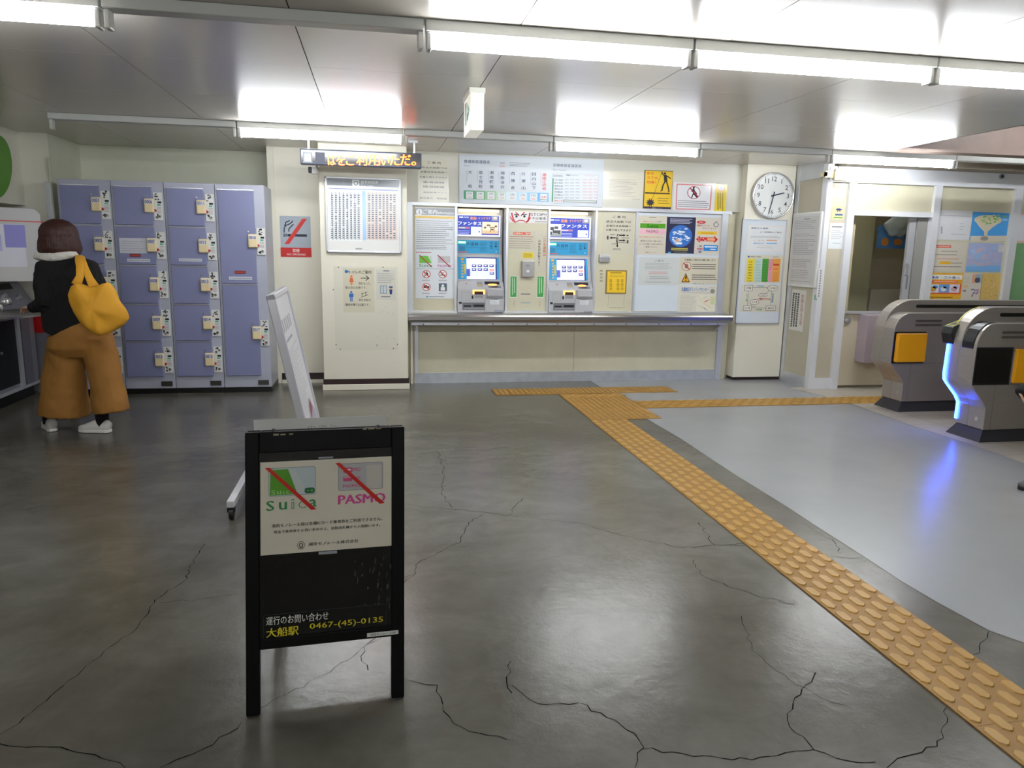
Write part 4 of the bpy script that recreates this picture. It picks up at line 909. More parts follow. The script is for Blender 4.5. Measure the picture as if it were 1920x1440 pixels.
a.para(812,710,1130,796,3,'5a564e',h=.38,rag=.1,words=16); a.poly([(726,834),(668,956),(778,956)],'2a2724',1); a.poly([(726,850),(682,946),(766,946)],'e6a82e',2); a.rect(720,872,733,914,'2a2724',3); a.ell(720,924,733,938,'2a2724',3); a.para(804,848,1120,932,3,'5a564e',h=.38,rag=.1,words=16); a.text('湘南モノレール',822,964,960,980,'55504a'); a.build('request_notice','cream notice with a prohibition ring and a yellow warning triangle','notice')
a = Art(PB,CR); a.slab(632,1000,1118,1345,'dbd7c8',.0012); a.text('片瀬地区ボランティアセンター',672,1018,1014,1076,'3a78c4',.03); a.para(672,1084,1030,1096,1,'6a6860',rag=0,words=24); a.ell(1040,1040,1096,1100,'8a8a80',2); a.line([(1010,1030),(1106,1014)],3,'8a9a80'); a.para(662,1112,855,1330,14,'a6a49a',h=.2,rag=.4,words=10); a.rect(870,1114,1092,1340,'e2dfcc',1); a.line([(880,1120),(930,1200),(1060,1290)],9,'e6cf98',2); a.rect(1046,1140,1092,1240,'cfd6a0',2); a.line([(875,1250),(940,1280),(1020,1330)],3,'9a988c',2); a.poly([(960,1206),(1016,1176),(1022,1184),(966,1214)],'d0483e',3); a.line([(940,1166),(1000,1136)],3,'6a8a9a',2); a.line([(950,1280),(990,1308)],5,'45463f',3); a.build('map_flyer','flyer with blue lettering and a small map at the bottom right of the white board','flyer')
# ------------------------------------------------------------------ clock column
PC = WY(7.2195); cx,cz = PC.uv(1447,367); rr_ = abs(PC.uv(1487,367)[0]-PC.uv(1408,366)[0])/2
ck = thing('wall_clock','round white clock with a chrome rim on the right-hand column','clock',(cx,7.22,cz))
def disc(mb, r, n0, n1, m, k=48):
    mb.prism([PC.at(cx+r*math.cos(2*math.pi*i/k),cz+r*math.sin(2*math.pi*i/k),n0) for i in range(k)],(0,0,0),PC.N*(n1-n0),m)
mb = MB(); k = 56; prof = [(rr_*.95,.0),(rr_,.006),(rr_,.03),(rr_*.985,.042),(rr_*.95,.046),(rr_*.915,.036)]
vs = [PC.at(cx+r*math.cos(2*math.pi*i/k),cz+r*math.sin(2*math.pi*i/k),n) for i in range(k) for r,n in prof]; q = len(prof)
mb.add(vs,[(i*q+j,((i+1)%k)*q+j,((i+1)%k)*q+j+1,i*q+j+1) for i in range(k) for j in range(q-1)],m_chr); mb.build('rim',ck,smooth=True)
mb = MB(); disc(mb,rr_*.93,0,.03,mat('clock_face','e9ecea',.35)); mb.build('face',ck)
mb = MB(); A = Art(PC,n=.030)
for h in range(1,13):
    t = R_(90-30*h); vs, fs = glyphs(str(h),.01); X=[v[0] for v in vs]; Y=[v[1] for v in vs]; s_ = rr_*.20/(max(Y)-min(Y)); mxx,myy=(min(X)+max(X))/2,(min(Y)+max(Y))/2
    A.mb.add([PC.at(cx+rr_*.70*math.cos(t)+(x-mxx)*s_,cz+rr_*.70*math.sin(t)+(y-myy)*s_,.0312) for x,y in vs],fs,ink('3a3c42'))
for k in range(60):
    t = R_(6*k); c_,s_ = math.cos(t),math.sin(t); w_ = .0035 if k%5==0 else .0014; l = .84 if k%5==0 else .865
    A.P([(cx+rr_*a_*c_-s_*b_,cz+rr_*a_*s_+c_*b_) for a_,b_ in ((l,-w_),(.895,-w_),(.895,w_),(l,w_))],'3a3c42',1)
A.build('numerals',parent=ck)
def hand(name, ang, l, wd, n):
    t = R_(90-ang); d = (math.cos(t),math.sin(t)); m2 = MB(); m2.prism([PC.at(cx+d[0]*a_-d[1]*b_,cz+d[1]*a_+d[0]*b_,n) for a_,b_ in ((-.2*l,-wd),(l,-wd*.7),(l,wd*.7),(-.2*l,wd))],(0,0,0),PC.N*.002,mat('clock_hand','2b3148',.4)); m2.build(name,ck)
hand('hour_hand',76,rr_*.52,.0075,.034); hand('minute_hand',192,rr_*.80,.0055,.037)
# white board under the clock and its three sheets
PK = WY(7.2195); CK = (1370,400,6.545); a = Art(PK,CK); u0,v0,_,_ = a.r(98,70,98,1352); u1 = u0+ (PK.uv(1370+712/6.545,410)[0]-PK.uv(1370+182/6.545,410)[0]); v1 = PK.uv(1370+182/6.545,400+68/6.545)[1]
u0 = (u0+PK.uv(1370+182/6.545,410)[0])/2; u1 = u0+.505
kb = thing('notice_board','white notice board under the clock on the right column','notice board',((u0+u1)/2,7.22,v0))
MB().obox(PK,u0,u1,v0,v1,0,.012,mat('white_board','d5dde4',.3)).build('board',kb)
m2 = MB(); m2.obox(PK,u0,u1,v1-.008,v1,.012,.02,m_alu).obox(PK,u0,u1,v0,v0+.012,0,.02,m_alu).obox(PK,u1-.012,u1,v0,v1,0,.02,m_alu).obox(PK,u0,u0+.008,v0,v1,0,.02,m_alu); m2.build('frame',kb)
PK2 = WY(7.207)
def sheet(x0_,y0_,x1_,y1_,col='dfe2e4'):
    a = Art(PK2,CK); a.slab(x0_,y0_,x1_,y1_,col,.0012); return a
a = sheet(208,140,640,480,'e0e2e2'); a.frame(214,146,634,468,'ecc9bc',3); a.text('湘南江の島駅',250,170,458,196,'5a5f80',.02); a.text('より終電車のご案内',358,220,622,246,'5a5f80',.02); a.para(246,272,612,306,2,'8a8f9c',h=.3,rag=.1,words=18); a.text('大　船方面',280,322,412,344,'c9a090'); a.para(438,320,566,346,1,'e0a088',h=.6,rag=0,words=6); a.text('湘南深沢行',276,358,412,380,'5aa0d8',.02); a.para(438,356,566,382,1,'6ab0e0',h=.6,rag=0,words=6); a.para(318,392,505,408,1,'e0b8a8',rag=0); a.para(312,416,520,430,1,'a0a4ac',rag=0)
a.build('last_train_notice','white sheet with a faint orange border directly under the clock','notice')
a = sheet(186,508,618,856,'d8d2bd'); a.rect(210,522,232,542,'3a62b0'); a.text('時刻のご案内',248,524,370,542,'44423c',.02); a.para(512,526,592,546,2,'8a8880',rag=.1)
for (xa,xb,cc) in ((192,292,'e8d23c'),(284,390,'b9d2c8'),(380,470,'479a3a'),(456,524,'e2a0aa'),(508,606,'e6a048')): a.poly([(xa+12,558),(xb+6,558),(xb-14,842),(xa-6,842)],cc,1+xa*.002)
for k,t in enumerate(('大船','富士見町','湘南町屋','湘南深沢','西鎌倉','片瀬山','目白山下','江の島')):
    y = 588+k*33; a.text(t,218-k*2,y,266-k*2,y+18,'6a5a10',.02,lv=3); a.para(304,y,372,y+18,2,'7fa098',h=.35,lv=3); a.para(395,y,456,y+16,1,'357a2c',h=.4,lv=3)
a.rect(520,618,592,642,'c9482e',3); a.rect(524,674,580,690,'e8704a',3); a.para(520,720,580,835,4,'c98038',h=.3,lv=3); a.para(470,570,520,700,5,'c2607a',h=.3,lv=3,rag=.5); a.build('station_table','sheet with yellow, green, pink and orange columns below the clock','notice')
a = sheet(132,872,584,1210,'d8d4c4')
def oval(x0_,y0_,x1_,y1_,t): a.ell(x0_,y0_,x1_,y1_,'3a3a38',2); a.ell(x0_+4,y0_+4,x1_-4,y1_-4,'e2dfd2',3); a.text(t,x0_+(x1_-x0_)*.2,y0_+(y1_-y0_)*.36,x1_-(x1_-x0_)*.2,y1_-(y1_-y0_)*.36,'2a2a28',.02,lv=4)
def bx_(x0_,y0_,x1_,y1_,t): a.rect(x0_,y0_,x1_,y1_,'3a3a38',2); a.rect(x0_+4,y0_+4,x1_-4,y1_-4,'e2dfd2',3); a.text(t,x0_+20,y0_+22,x1_-20,y1_-22,'2a2a28',.02,lv=4)
for pts in ([(270,912),(458,914)],[(214,950),(206,1130)],[(500,955),(490,1130)],[(250,1160),(436,1162)],[(474,948),(420,996)],[(246,1126),(270,1100)]): a.line(pts,5,'8a8a82',1)
bx_(172,880,268,954,'戸塚'); oval(454,880,572,956,'大船'); oval(340,980,450,1026,'西鎌倉'); oval(236,1054,346,1122,'江の島'); bx_(156,1130,252,1194,'江ノ電'); bx_(432,1132,548,1196,'藤沢')
a.line([(330,1060),(350,1040),(480,1050),(490,1066)],5,'c9504a',2); a.text('湘南モノレール',352,1042,480,1066,'d0423c',.02); a.text('東海道線',322,884,406,902,'3a96c4',.02); a.text('小田急線',304,1168,382,1192,'3a9a4a',.02); a.vtext('江ノ電',186,990,204,1080,'3a9a6a',.03); a.vtext('東海道線',504,980,524,1096,'3a96b4',.03); a.para(258,1138,305,1150,1,'5a5a58',rag=0)
a.build('route_map_sheet','cream sheet with a route diagram of ovals at the foot of the board','map')

# ------------------------------------------------------------------ office side wall: framed rules and a vertical notice
PS = WX(XJ-.001); C6 = (1360,280,3.1313)
def sp(x,y): return PS.uv(1360+x/3.1313,280+y/3.1313)
ul = sp(395,600)[0]; ur = sp(562,600)[0]; vt = (sp(405,380)[1]+sp(575,362)[1])/2; vb = (sp(370,800)[1]+sp(535,815)[1])/2
rb = thing('rules_frame','framed white sheet of rules on the cream side wall of the office','notice board',(XJ,-(ul+ur)/2,vb))
MB().obox(PS,ul,ur,vb,vt,0,.03,m_white).build('frame',rb,bevel=.008,seg=3)
a = Art(PS,C6,n=.0305); du = ur-ul; dvv = vt-vb
def srect(a,x0_,y0_,x1_,y1_,col,lv=1): a.P([(ul+du*x0_,vb+dvv*y0_),(ul+du*x1_,vb+dvv*y0_),(ul+du*x1_,vb+dvv*y1_),(ul+du*x0_,vb+dvv*y1_)],col,lv)
srect(a,.06,.04,.94,.95,'d9d6d2'); srect(a,.42,.905,.62,.918,'8a8888',2)
for k in range(34):
    y = .88-k*.0245; x = .12
    if random.random() < .15: continue
    e_ = random.uniform(.6,.88)
    while x < e_:
        w_ = random.uniform(.05,.14); srect(a,x,y,min(x+w_,e_),y+.008,'9c9a9a',2); x += w_+.015
a.build('sheet',parent=rb); MB().obox(PS,ul+du*.03,ur-du*.03,vb+.012,vt-.012,.034,.036,mat('clear_cover','e8eef2',.05,alpha=.12)).build('cover',rb)
P2 = WX(XJ-.001); ua,ub = sp(388,900)[0],sp(470,900)[0]; va,vb2 = sp(430,825)[1],sp(420,1065)[1]
a = Art(P2); a.mb.obox(P2,ua,ub,vb2,va,0,.002,ink('dddcd4')); a.n = .002
def w2(t,fx,f0,f1,fw,colr):
    n = len(t); h = (va-vb2)*(f1-f0)/n; k_ = (ub-ua)*fw
    for i,ch in enumerate(t):
        vs,fs = glyphs(ch,0)
        if vs: a.mb.add([P2.at(ua+(ub-ua)*fx-k_/2+x*k_, va-(va-vb2)*f0-h*(i+.85)+y*min(h,k_)*1.0,.0035) for x,y in vs],fs,ink(colr))
w2('危険品持込注意',.80,.10,.86,.2,'b4555a'); rnd = random.Random(2)
for fx in (.50,.32,.14):
    f_ = .08
    while f_ < .90:
        g_ = rnd.uniform(.03,.07); a.P([(ua+(ub-ua)*(fx-.06),va-(va-vb2)*(f_+g_*.8)),(ua+(ub-ua)*(fx+.06),va-(va-vb2)*(f_+g_*.8)),(ua+(ub-ua)*(fx+.06),va-(va-vb2)*f_),(ua+(ub-ua)*(fx-.06),va-(va-vb2)*f_)],'55544f',1); f_ += g_
a.build('vertical_notice','white vertical notice with a red column of characters under the framed rules','notice')
# narrow panel between the posts: cartoon sticker, white notice, strip, green tag, speaker
PD = WY(YD+.0145); C9 = (1460,300,3.2727)
a = Art(PD,C9); a.slab(334,282,394,362,'d9d98e',.001); a.ell(352,296,384,312,'2b3c7c',2); a.ell(352,302,386,330,'e6b898',2); a.rect(350,300,388,308,'2b3c7c',3); a.rect(346,330,392,342,'44568e',2); a.rect(336,350,392,358,'4a8a4c',2); a.ell(358,312,364,318,'222222',3); a.ell(372,312,378,318,'222222',3); a.build('cartoon_sticker','small sticker of a child in a blue cap beside the office door','sticker')
a = Art(PD,C9); a.slab(316,386,398,546,'dfe3e4',.001); a.para(326,402,388,418,1,'777a80',h=.6,rag=0); a.para(324,428,390,490,5,'a4a7aa',h=.25,words=6); a.para(330,506,380,516,1,'a4a7aa',rag=0,words=4); a.build('white_notice','plain white notice on the narrow panel beside the office door','notice')
PQ = WY(YD-.0105); a = Art(PQ,C9); q = a.p(246,664); q2 = a.p(268,850); a.mb.obox(PQ,q[0]+.0,q[0]+.055,q2[1],q[1],0,.001,ink('dedcdc')); a.n=.001
for k in range(11): 
    z_ = q[1]-(q[1]-q2[1])*(k+1)/12; a.P([(q[0]+.018,z_-.008),(q[0]+.034,z_-.008),(q[0]+.034,z_+.008),(q[0]+.018,z_+.008)],'8f8c90',1)
a.build('post_strip','thin white strip with vertical print on the aluminium corner post','label')
a = Art(WX(XJ-.0125),C9); q = a.p(232,828); q2 = a.p(226,858); a.mb.obox(a.pl,q[0]-.035,q[0]+.015,q2[1],q[1],0,.001,ink('8fc0a0')); a.build('green_tag','tiny pale green tag on the corner post','label')
p = ay(1578,326,6.5)
spk = thing('speaker','cream loudspeaker box on a bracket above the office door corner','speaker',(p.x,6.55,p.z))
sb = MB(); m_spk = mat('speaker_cream','d2c9a6',.5)
pr = [(p.x-.07,6.50,p.z-.06),(p.x+.055,6.46,p.z-.065),(p.x+.085,6.50,p.z+.045),(p.x-.035,6.54,p.z+.055)]
sb.prism(pr,(0,0,0),(.03,.08,0),m_spk); sb.build('box',spk,bevel=.006)
A_,B_ = Vector(pr[1])-Vector(pr[0]),Vector(pr[3])-Vector(pr[0]); c0 = (Vector(pr[0])+Vector(pr[2]))/2; nn = A_.cross(B_).normalized(); 
if nn.y > 0: nn = -nn
A_.normalize(); B_.normalize(); m2 = MB(); m2.poly([c0+nn*.003+A_*.035*math.cos(t*math.pi/10)+B_*.035*math.sin(t*math.pi/10) for t in range(20)],mat('grille','b5ac8a',.6)); m2.build('grille',spk)
MB().box(p.x-.12,p.x-.02,6.57,6.60,p.z-.03,p.z+.03,m_spk).box(p.x-.12,p.x-.10,6.57,YD-.01,p.z-.02,p.z+.02,m_spk).build('bracket',spk)
MB().tube([(p.x,6.55,p.z+.05),(p.x-.02,6.56,p.z+.10),(p.x+.04,6.6,p.z+.13),(p.x+.05,YD-.02,p.z+.10)],.004,m_black,n=6).build('cable',spk)

# ------------------------------------------------------------------ office doorway
dz = Z7(1660,586)
hd = thing('half_door','cream half door of the office with a round lock, below the open hatch','door',((dx0+dx1)/2,YD+.02,0))
MB().box(dx0+.003,dx1-.003,YD+.015,YD+.045,.03,dz-.005,mat('half_door','cfc5ae',.45,var=.05,scale=3)).build('leaf',hd); MB().box(dx0,dx1,YD-.02,YD+.05,dz-.012,dz+.012,m_alu).build('top_rail',hd)
q = ay(1587,601,YD); q = Vector((dx0+.05,YD,ay(1587,601,YD).z))
MB().tube([(q.x,YD+.02,q.z),(q.x,YD-.012,q.z)],.038,m_chr,n=24).tube([(q.x,YD-.012,q.z),(q.x,YD-.022,q.z)],.018,m_chr,n=16).build('lock',hd,bevel=.003)
a = ay(1626,592,YD-.12); b_ = ay(1652,680,YD-.12)
MB().box(a.x,b_.x+.05,YD-.14,YD+.014,b_.z,dz-.015,mat('lavender_box','a89ba3',.45)).build('letter_box',bevel=.004,label='mauve metal box hanging on the half door behind the first gate',cat='box')
sd = thing('sliding_door','open aluminium framed sliding hatch at the right of the office doorway','door',(dx1-.1,YD+.03,dz))
xa = X7(1706); MB().box(xa,xa+.075,YD+.055,YD+.085,dz,1.74,m_alu).build('stile',sd); MB().box(xa+.08,dx1,YD+.04,YD+.055,dz,1.74,mat('grey_leaf','8e8d88',.45)).build('leaf',sd)
hq = ay(1703,505,YD+.05); MB().tube([(xa+.012,YD+.052,hq.z+.06),(xa+.012,YD+.03,hq.z+.05),(xa+.012,YD+.03,hq.z-.05),(xa+.012,YD+.052,hq.z-.06)],.008,m_chr,n=8).build('handle',sd); MB().box(xa+.03,xa+.05,YD+.05,YD+.056,hq.z-.2,hq.z-.06,m_gray).build('lock_plate',sd)
MB().box(dx0+.06,dx0+.11,YD+.10,YD+.14,.03,2.2,mat('curtain_rail','b9ad8f',.5)).build('door_post',label='pale post standing just inside the office doorway',cat='post')
MB().box(5.9,6.4,8.0,8.28,0,.95,mat('office_shelf','cfcabc',.5)).build('office_counter',bevel=.005,label='pale low counter inside the office behind the sliding hatch',cat='counter')
bg = thing('hanging_bag','blue and orange board under a crumpled clear bag hanging in the office doorway','bag',(0,0,0)); c1 = ay(1648,406,7.6); c2 = ay(1702,468,7.6)  # a printed board with a plastic bag hung over it
bg.location = ((c1.x+c2.x)/2,7.6,c2.z)
a = Art(WY(7.6),(1590,380,4)); a.slab(228,170,420,346,'4a7ab0',.01); a.ell(248,262,296,326,'c07a34'); a.ell(340,270,400,320,'c07a34'); a.poly([(205,205),(235,170),(240,215)],'4a7ab0'); a.build('board',parent=bg)
mb = MB(); mb.ball(((c1.x+c2.x)/2,7.54,c1.z-.10),.16,.05,.13,mat('clear_bag','c2d2d8',.25,alpha=.75),18,12)
for v in mb.v: v += Vector((mnoise.noise(v*14)*.04,mnoise.noise(v*11+Vector((3,0,0)))*.03,mnoise.noise(v*12+Vector((0,5,0)))*.05))
mb.build('plastic_bag',bg,smooth=True)
MB().tube([((c1.x+c2.x)/2-.08,7.59,c1.z-.02),((c1.x+c2.x)/2,7.59,c1.z+.11),((c1.x+c2.x)/2+.08,7.59,c1.z-.02)],.005,m_black,n=6).build('string',bg)

# ------------------------------------------------------------------ posters right of the doorway
PP = WY(YD+.0145); CP = (1680,380,7.2)
a = Art(PP,CP); a.slab(530,95,985,510,'dcdde0',.0012); a.para(590,165,1000,190,1,'a8acb4',h=.6,rag=0,words=7); a.vpara(595,325,635,440,1,'8f94a4',h=.5); a.para(745,415,940,440,1,'b4b8be',h=.5,rag=0); a.para(865,260,915,380,3,'b8bcc2',h=.2,rag=.4,words=3); a.line([(735,300),(775,300),(775,200)],3,'c6c9cd'); a.build('pinned_notice','pale grey notice at the top left of the poster wall beyond the doorway','notice')
a = Art(PP,CP); a.slab(1040,125,1482,525,'4a9fe0',.0012); a.poly([(1008,448),(1496,445),(1482,522),(998,520)],'d8d0be'); a.ell(1065,160,1420,310,'cfc6a4',2); a.poly([(1080,262),(1200,306),(1390,275),(1300,335),(1238,390),(1230,460),(1190,460),(1185,390),(1120,325)],'d3cab4',2.5)
rnd = random.Random(9)
for k in range(26): x,y = rnd.uniform(1150,1390),rnd.uniform(170,290); a.ell(x-16,y-10,x+16,y+10,rnd.choice(['6fae5a','8cb878','a9b890','cfcfb4']),3+k*.02,10)
a.ell(1140,450,1240,515,'a09890',3); a.ell(1440,170,1490,205,'6fae6a',2); a.rect(1420,215,1500,245,'9fc8ea',2); a.build('island_poster','blue poster with a green island illustration on the poster wall','poster')
a = Art(PP,CP,'g'); a.slab(502,525,915,935,'d8d2c4',.0012); a.rect(508,570,740,612,'e0705c'); a.para(520,582,730,602,1,'f2c8b8',h=.6,rag=0); a.para(610,645,830,668,1,'8a867e',h=.5,rag=0,words=10); a.para(500,690,820,715,1,'8a867e',h=.5,rag=0,words=12); a.para(555,745,845,772,1,'e09078',h=.5,rag=0,words=11); a.rect(588,792,732,832,'ecb83a'); a.para(740,805,890,828,1,'9a968e',h=.5,rag=0,words=7); a.para(490,850,880,878,1,'7d7a72',h=.5,rag=0,words=14); a.build('orange_tab_notice','cream notice with a red tab and a yellow tab on the poster wall','notice')
a = Art(PP,CP); a.slab(985,540,1405,935,'a9b6dc',.0012)
rnd = random.Random(5)
for k in range(40): x,y = rnd.uniform(1010,1360),rnd.uniform(580,900); w_ = rnd.uniform(15,60); a.ell(x-w_,y-w_*.6,x+w_,y+w_*.6,rnd.choice(['b4b9de','9cbfe6','bcb4d4','a9c4ea','c4b8d0']),1+k*.02,10)
a.poly([(944,860),(1414,850),(1405,932),(932,932)],'7db6ea',2); a.rect(1385,570,1455,670,'d2d0d4',3); a.build('pale_map_poster','pale blue and lilac map poster on the poster wall','poster')
a = Art(PP,CP); a.slab(434,945,868,1300,'f0b62c',.0012); a.rect(440,970,890,1040,'f2efe6'); a.text('鎌倉・江の島へ',468,990,860,1030,'2f5fb4',.03); a.rect(470,1048,830,1085,'f0784a',1); a.para(510,1055,810,1080,1,'fbd8c0',h=.5,rag=0); a.rect(440,1095,865,1235,'e8603a',1)
for k,(cc,c2_) in enumerate((('d8e4f0','e0a850'),('6fa4e0','e8ecf4'),('e6e0ec','d0a0b0'))): x = 446+k*140; a.rect(x,1102,x+122,1215,cc,2); a.ell(x+20,1130,x+90,1200,c2_,3); a.ell(x+50,1115,x+115,1160,'5a9ad8' if k<2 else 'd8c8e0',3)
a.para(430,1265,760,1290,1,'8a6a10',h=.5,rag=0); a.build('tour_poster','bright yellow and orange poster with three small pictures on the poster wall','poster')
a = Art(PP,CP); a.slab(915,955,1128,1310,'ddd8cc',.0012); a.rect(1035,965,1145,1085,'9fb8c4'); a.rect(1035,965,1070,1085,'e0a888',2); a.ell(1065,1010,1130,1080,'56566a',3); a.rect(915,1110,965,1150,'e0c890'); a.ell(900,1175,945,1205,'8a90b0'); 
rnd = random.Random(8)
for k in range(14): x,y = rnd.uniform(1000,1110),rnd.uniform(1170,1260); a.ell(x-12,y-10,x+12,y+10,rnd.choice(['a070a0','7a80b0','c89098']),2+k*.02,8)
a.para(905,980,1010,1090,6,'b4b0aa',h=.2); a.build('picture_notice','white sheet with a dark picture at its corner on the poster wall','notice')
a = Art(PP,CP); a.slab(1170,955,1372,1310,'e2c070',.0012)
rnd = random.Random(6)
for k in range(60): x,y = rnd.uniform(1170,1360),rnd.uniform(970,1280); a.ell(x-5,y-4,x+5,y+4,rnd.choice(['7a6a50','a88840','c8a050','8a8478']),1+k*.01,6)
for k in range(6): a.line([(rnd.uniform(1180,1390),rnd.uniform(970,1290)),(rnd.uniform(1180,1390),rnd.uniform(970,1290))],3,'f0dca8',1)
a.build('yellow_map','mustard yellow map sheet at the right of the poster wall','map')
a = Art(PP,CP); gx0,gy1 = a.p(1570,545); gx0 = ay(1902,500,YD).x
MB().box(xp+.05,8.6,YD+.004,YD+.0145,.3,gy1,mat('green_pinboard','7fae7c',.6,var=.04,scale=12)).build('pinboard',label='green pinboard at the right edge behind the gates',cat='board')
a = Art(PP,CP); q0 = a.p(1610,135); q1 = a.p(1575,535); a.mb.obox(PP,xp+.055,xp+.6,q1[1],q0[1],0,.0012,ink('e3e4ea')); a.n=.0012; x_=xp+.055
for q in ((0,.02,0,1),(0,1,0,.06),(0,1,.94,1)): a.P([(x_+.545*q[0],q1[1]+(q0[1]-q1[1])*q[2]),(x_+.545*q[1],q1[1]+(q0[1]-q1[1])*q[2]),(x_+.545*q[1],q1[1]+(q0[1]-q1[1])*q[3]),(x_+.545*q[0],q1[1]+(q0[1]-q1[1])*q[3])],'ecc0bc',1)
a.build('pink_edged_sheet','white sheet with a pink edge above the green pinboard','notice')
q = ay(1877,331,YD-.015); MB().tube([(q.x,YD-.015,q.z),(q.x,YD-.03,q.z)],.025,m_gray,n=16).tube([(q.x,YD-.03,q.z),(q.x,YD-.034,q.z)],.012,m_black,n=12).build('beam_camera',label='small round sensor on the white beam above the poster wall',cat='sensor')

# ------------------------------------------------------------------ ticket gates
m_gate = mat('gate_steel','aaa49d',.34,metal=.6,var=.05,scale=6,stretch=(1,1,20)); m_flap = mat('flap_yellow','eda512',.35); m_gdk = mat('gate_black','16181c',.35); m_plin = mat('gate_plinth','2c2b30',.5)
m_led = mat('blue_led','2a52ff',.3,emit=14)
def arc(cx_,cz_,rx,rz,a0,a1,n=8): return [(cx_+rx*math.cos(R_(a0+(a1-a0)*i/n)),cz_+rz*math.sin(R_(a0+(a1-a0)*i/n))) for i in range(n+1)]
LEN = 2.0
def gate(X0,Y0,th,label,reader,dzz=0):
    o = thing('ticket_gate',label,'ticket gate',(X0,Y0,0),'ticket gates')
    low = [(0,.09),(0,.25),(-.03,.30),(-.12,.395),(-.145,.43),(-.15,.47),(-.145,.70)]
    near = low+arc(-.005,.70,.14,.165+dzz,180,90)[1:]+[(LEN,.865+dzz),(LEN,.09)]
    hood = low+arc(.125,.70,.27,.27+dzz,180,90,12)[1:]+[(LEN,.97+dzz),(LEN,.09)]
    yb = Y0+th*.55
    def ex(prof,ya,ybb,m,name,par,bev=0): return MB().prism([(X0+x,0,z) for x,z in prof],(0,ya,0),(0,ybb,0),m).build(name,par,bevel=bev)
    ex(near,Y0,yb,m_gate,'body',o,.004); ex(hood,yb,Y0+th,m_gate,'hood',o,.004)
    pl = [(.03,.003),(.03,.09),(LEN+.02,.09),(LEN+.02,.003)]
    MB().prism([(X0-.02,Y0-.02,.003),(X0+.0,Y0+.015,.09),(X0+LEN,Y0+.015,.09),(X0+LEN,Y0-.02,.003)],(0,0,0),(0,0,0),m_plin,False)
    MB().add([(X0-.045,Y0-.03,.004),(X0+LEN,Y0-.03,.004),(X0+LEN,Y0+th+.03,.004),(X0-.045,Y0+th+.03,.004),(X0+.01,Y0+.01,.09),(X0+LEN,Y0+.01,.09),(X0+LEN,Y0+th-.01,.09),(X0+.01,Y0+th-.01,.09)],[(0,1,5,4),(1,2,6,5),(2,3,7,6),(3,0,4,7),(4,5,6,7),(3,2,1,0)],m_plin).build('plinth',o)
    s_ = MB(); s_.prism([(X0+x,0,z) for x,z in arc(.17,.915+dzz,.014,.014,90,270,8)+[(LEN,.901+dzz),(LEN,.929+dzz)]],(0,yb-.003,0),(0,yb,0),m_black); s_.build('display_slot',o)
    for zz in (.80,.765): MB().prism([(X0+x,0,z) for x,z in arc(.06,zz+dzz,.009,.009,90,270,6)+arc(.30,zz+dzz,.009,.009,-90,90,6)],(0,Y0-.004,0),(0,Y0,0),mat('vent_steel','7d7873',.4,metal=.8)).build('vent',o)
    fx0,fx1,fz0,fz1 = -.13,.155,.445,.695
    MB().box(X0+fx0-.012,X0+fx1+.012,Y0-.003,Y0,fz0-.014,fz1+.012,m_gdk).build('flap_recess',o)
    if reader:
        MB().box(X0+fx0-.0,X0+fx1,Y0-.006,Y0-.003,fz0,fz1,mat('dark_window','15130f',.2)).build('sensor_window',o); fo = .20
    else: fo = 0
    fp = MB().box(X0+fx0+fo+(.0),X0+fx1+fo-(.0),Y0-.045,Y0-.004,fz0,fz1,m_flap).build('flap',o,bevel=.012,seg=3) if not reader else MB().prism([(X0+fx1+.02,Y0-.004,fz0),(X0+fx1+.29,Y0-.004,fz0),(X0+fx1+.29,Y0-.10,fz0),(X0+fx1+.02,Y0-.03,fz0)],(0,0,0),(0,0,fz1-fz0),m_flap).build('flap',o,bevel=.008)
    MB().box(X0+fx1+.012,X0+fx1+.022,Y0-.012,Y0-.001,fz0,fz1-.02,m_chr).build('hinge',o)
    MB().box(X0+.055,X0+.057,Y0-.001,Y0+.001,.09,.43,mat('seam','6d6862',.5)).box(X0-.10,X0+1.9,Y0-.001,Y0,.428,.430,mat('seam','6d6862',.5)).box(X0+.36,X0+1.9,Y0-.001,Y0,.705,.707,mat('seam','6d6862',.5)).build('seams',o)
    MB().tube([(X0-.002,Y0+.07,.16),(X0+.004,Y0+.07,.16)],.016,m_chr,n=14).build('key_lock',o)
    if reader:
        e_ = MB(); path = [(-.004,.12),(-.004,.25),(-.034,.30),(-.124,.397),(-.150,.43),(-.156,.47),(-.150,.70)]
        for (xa_,za_),(xb_,zb_) in zip(path,path[1:]): e_.add([(X0+xa_-.004,Y0+th-.025,za_),(X0+xa_-.004,Y0+th+.004,za_),(X0+xb_-.004,Y0+th+.004,zb_),(X0+xb_-.004,Y0+th-.025,zb_),(X0+xa_+.01,Y0+th+.004,za_),(X0+xb_+.01,Y0+th+.004,zb_)],[(0,1,2,3),(1,4,5,2)],m_led)
        e_.build('light_strip',o)
        # dark shoulder band and card reader
        band = [(x-.004,z+.002) for x,z in [(-.145,.70)]+arc(-.005,.70,.142,.168+dzz,180,90)[1:]]+[(.02,.867+dzz),(.02,.69),(-.145,.69)]
        ex(band,Y0+th*.10,Y0+th*.5,m_gdk,'dark_band',o,.003)
        yy0,yy1 = Y0+th-.03,Y0+th+.055
        MB().prism([(X0+x,0,z) for x,z in ((-.15,.70),(-.175,.78),(-.16,.83),(-.03,.875),(-.03,.72))],(0,yy0-.02,0),(0,yy1,0),m_gdk).build('card_reader',o,bevel=.008)
        rp = Plane((X0-.16,yy1,.832),(0,-1,0),(.13,0,.045)); rp.N = Vector((-.045,0,.13)).normalized()
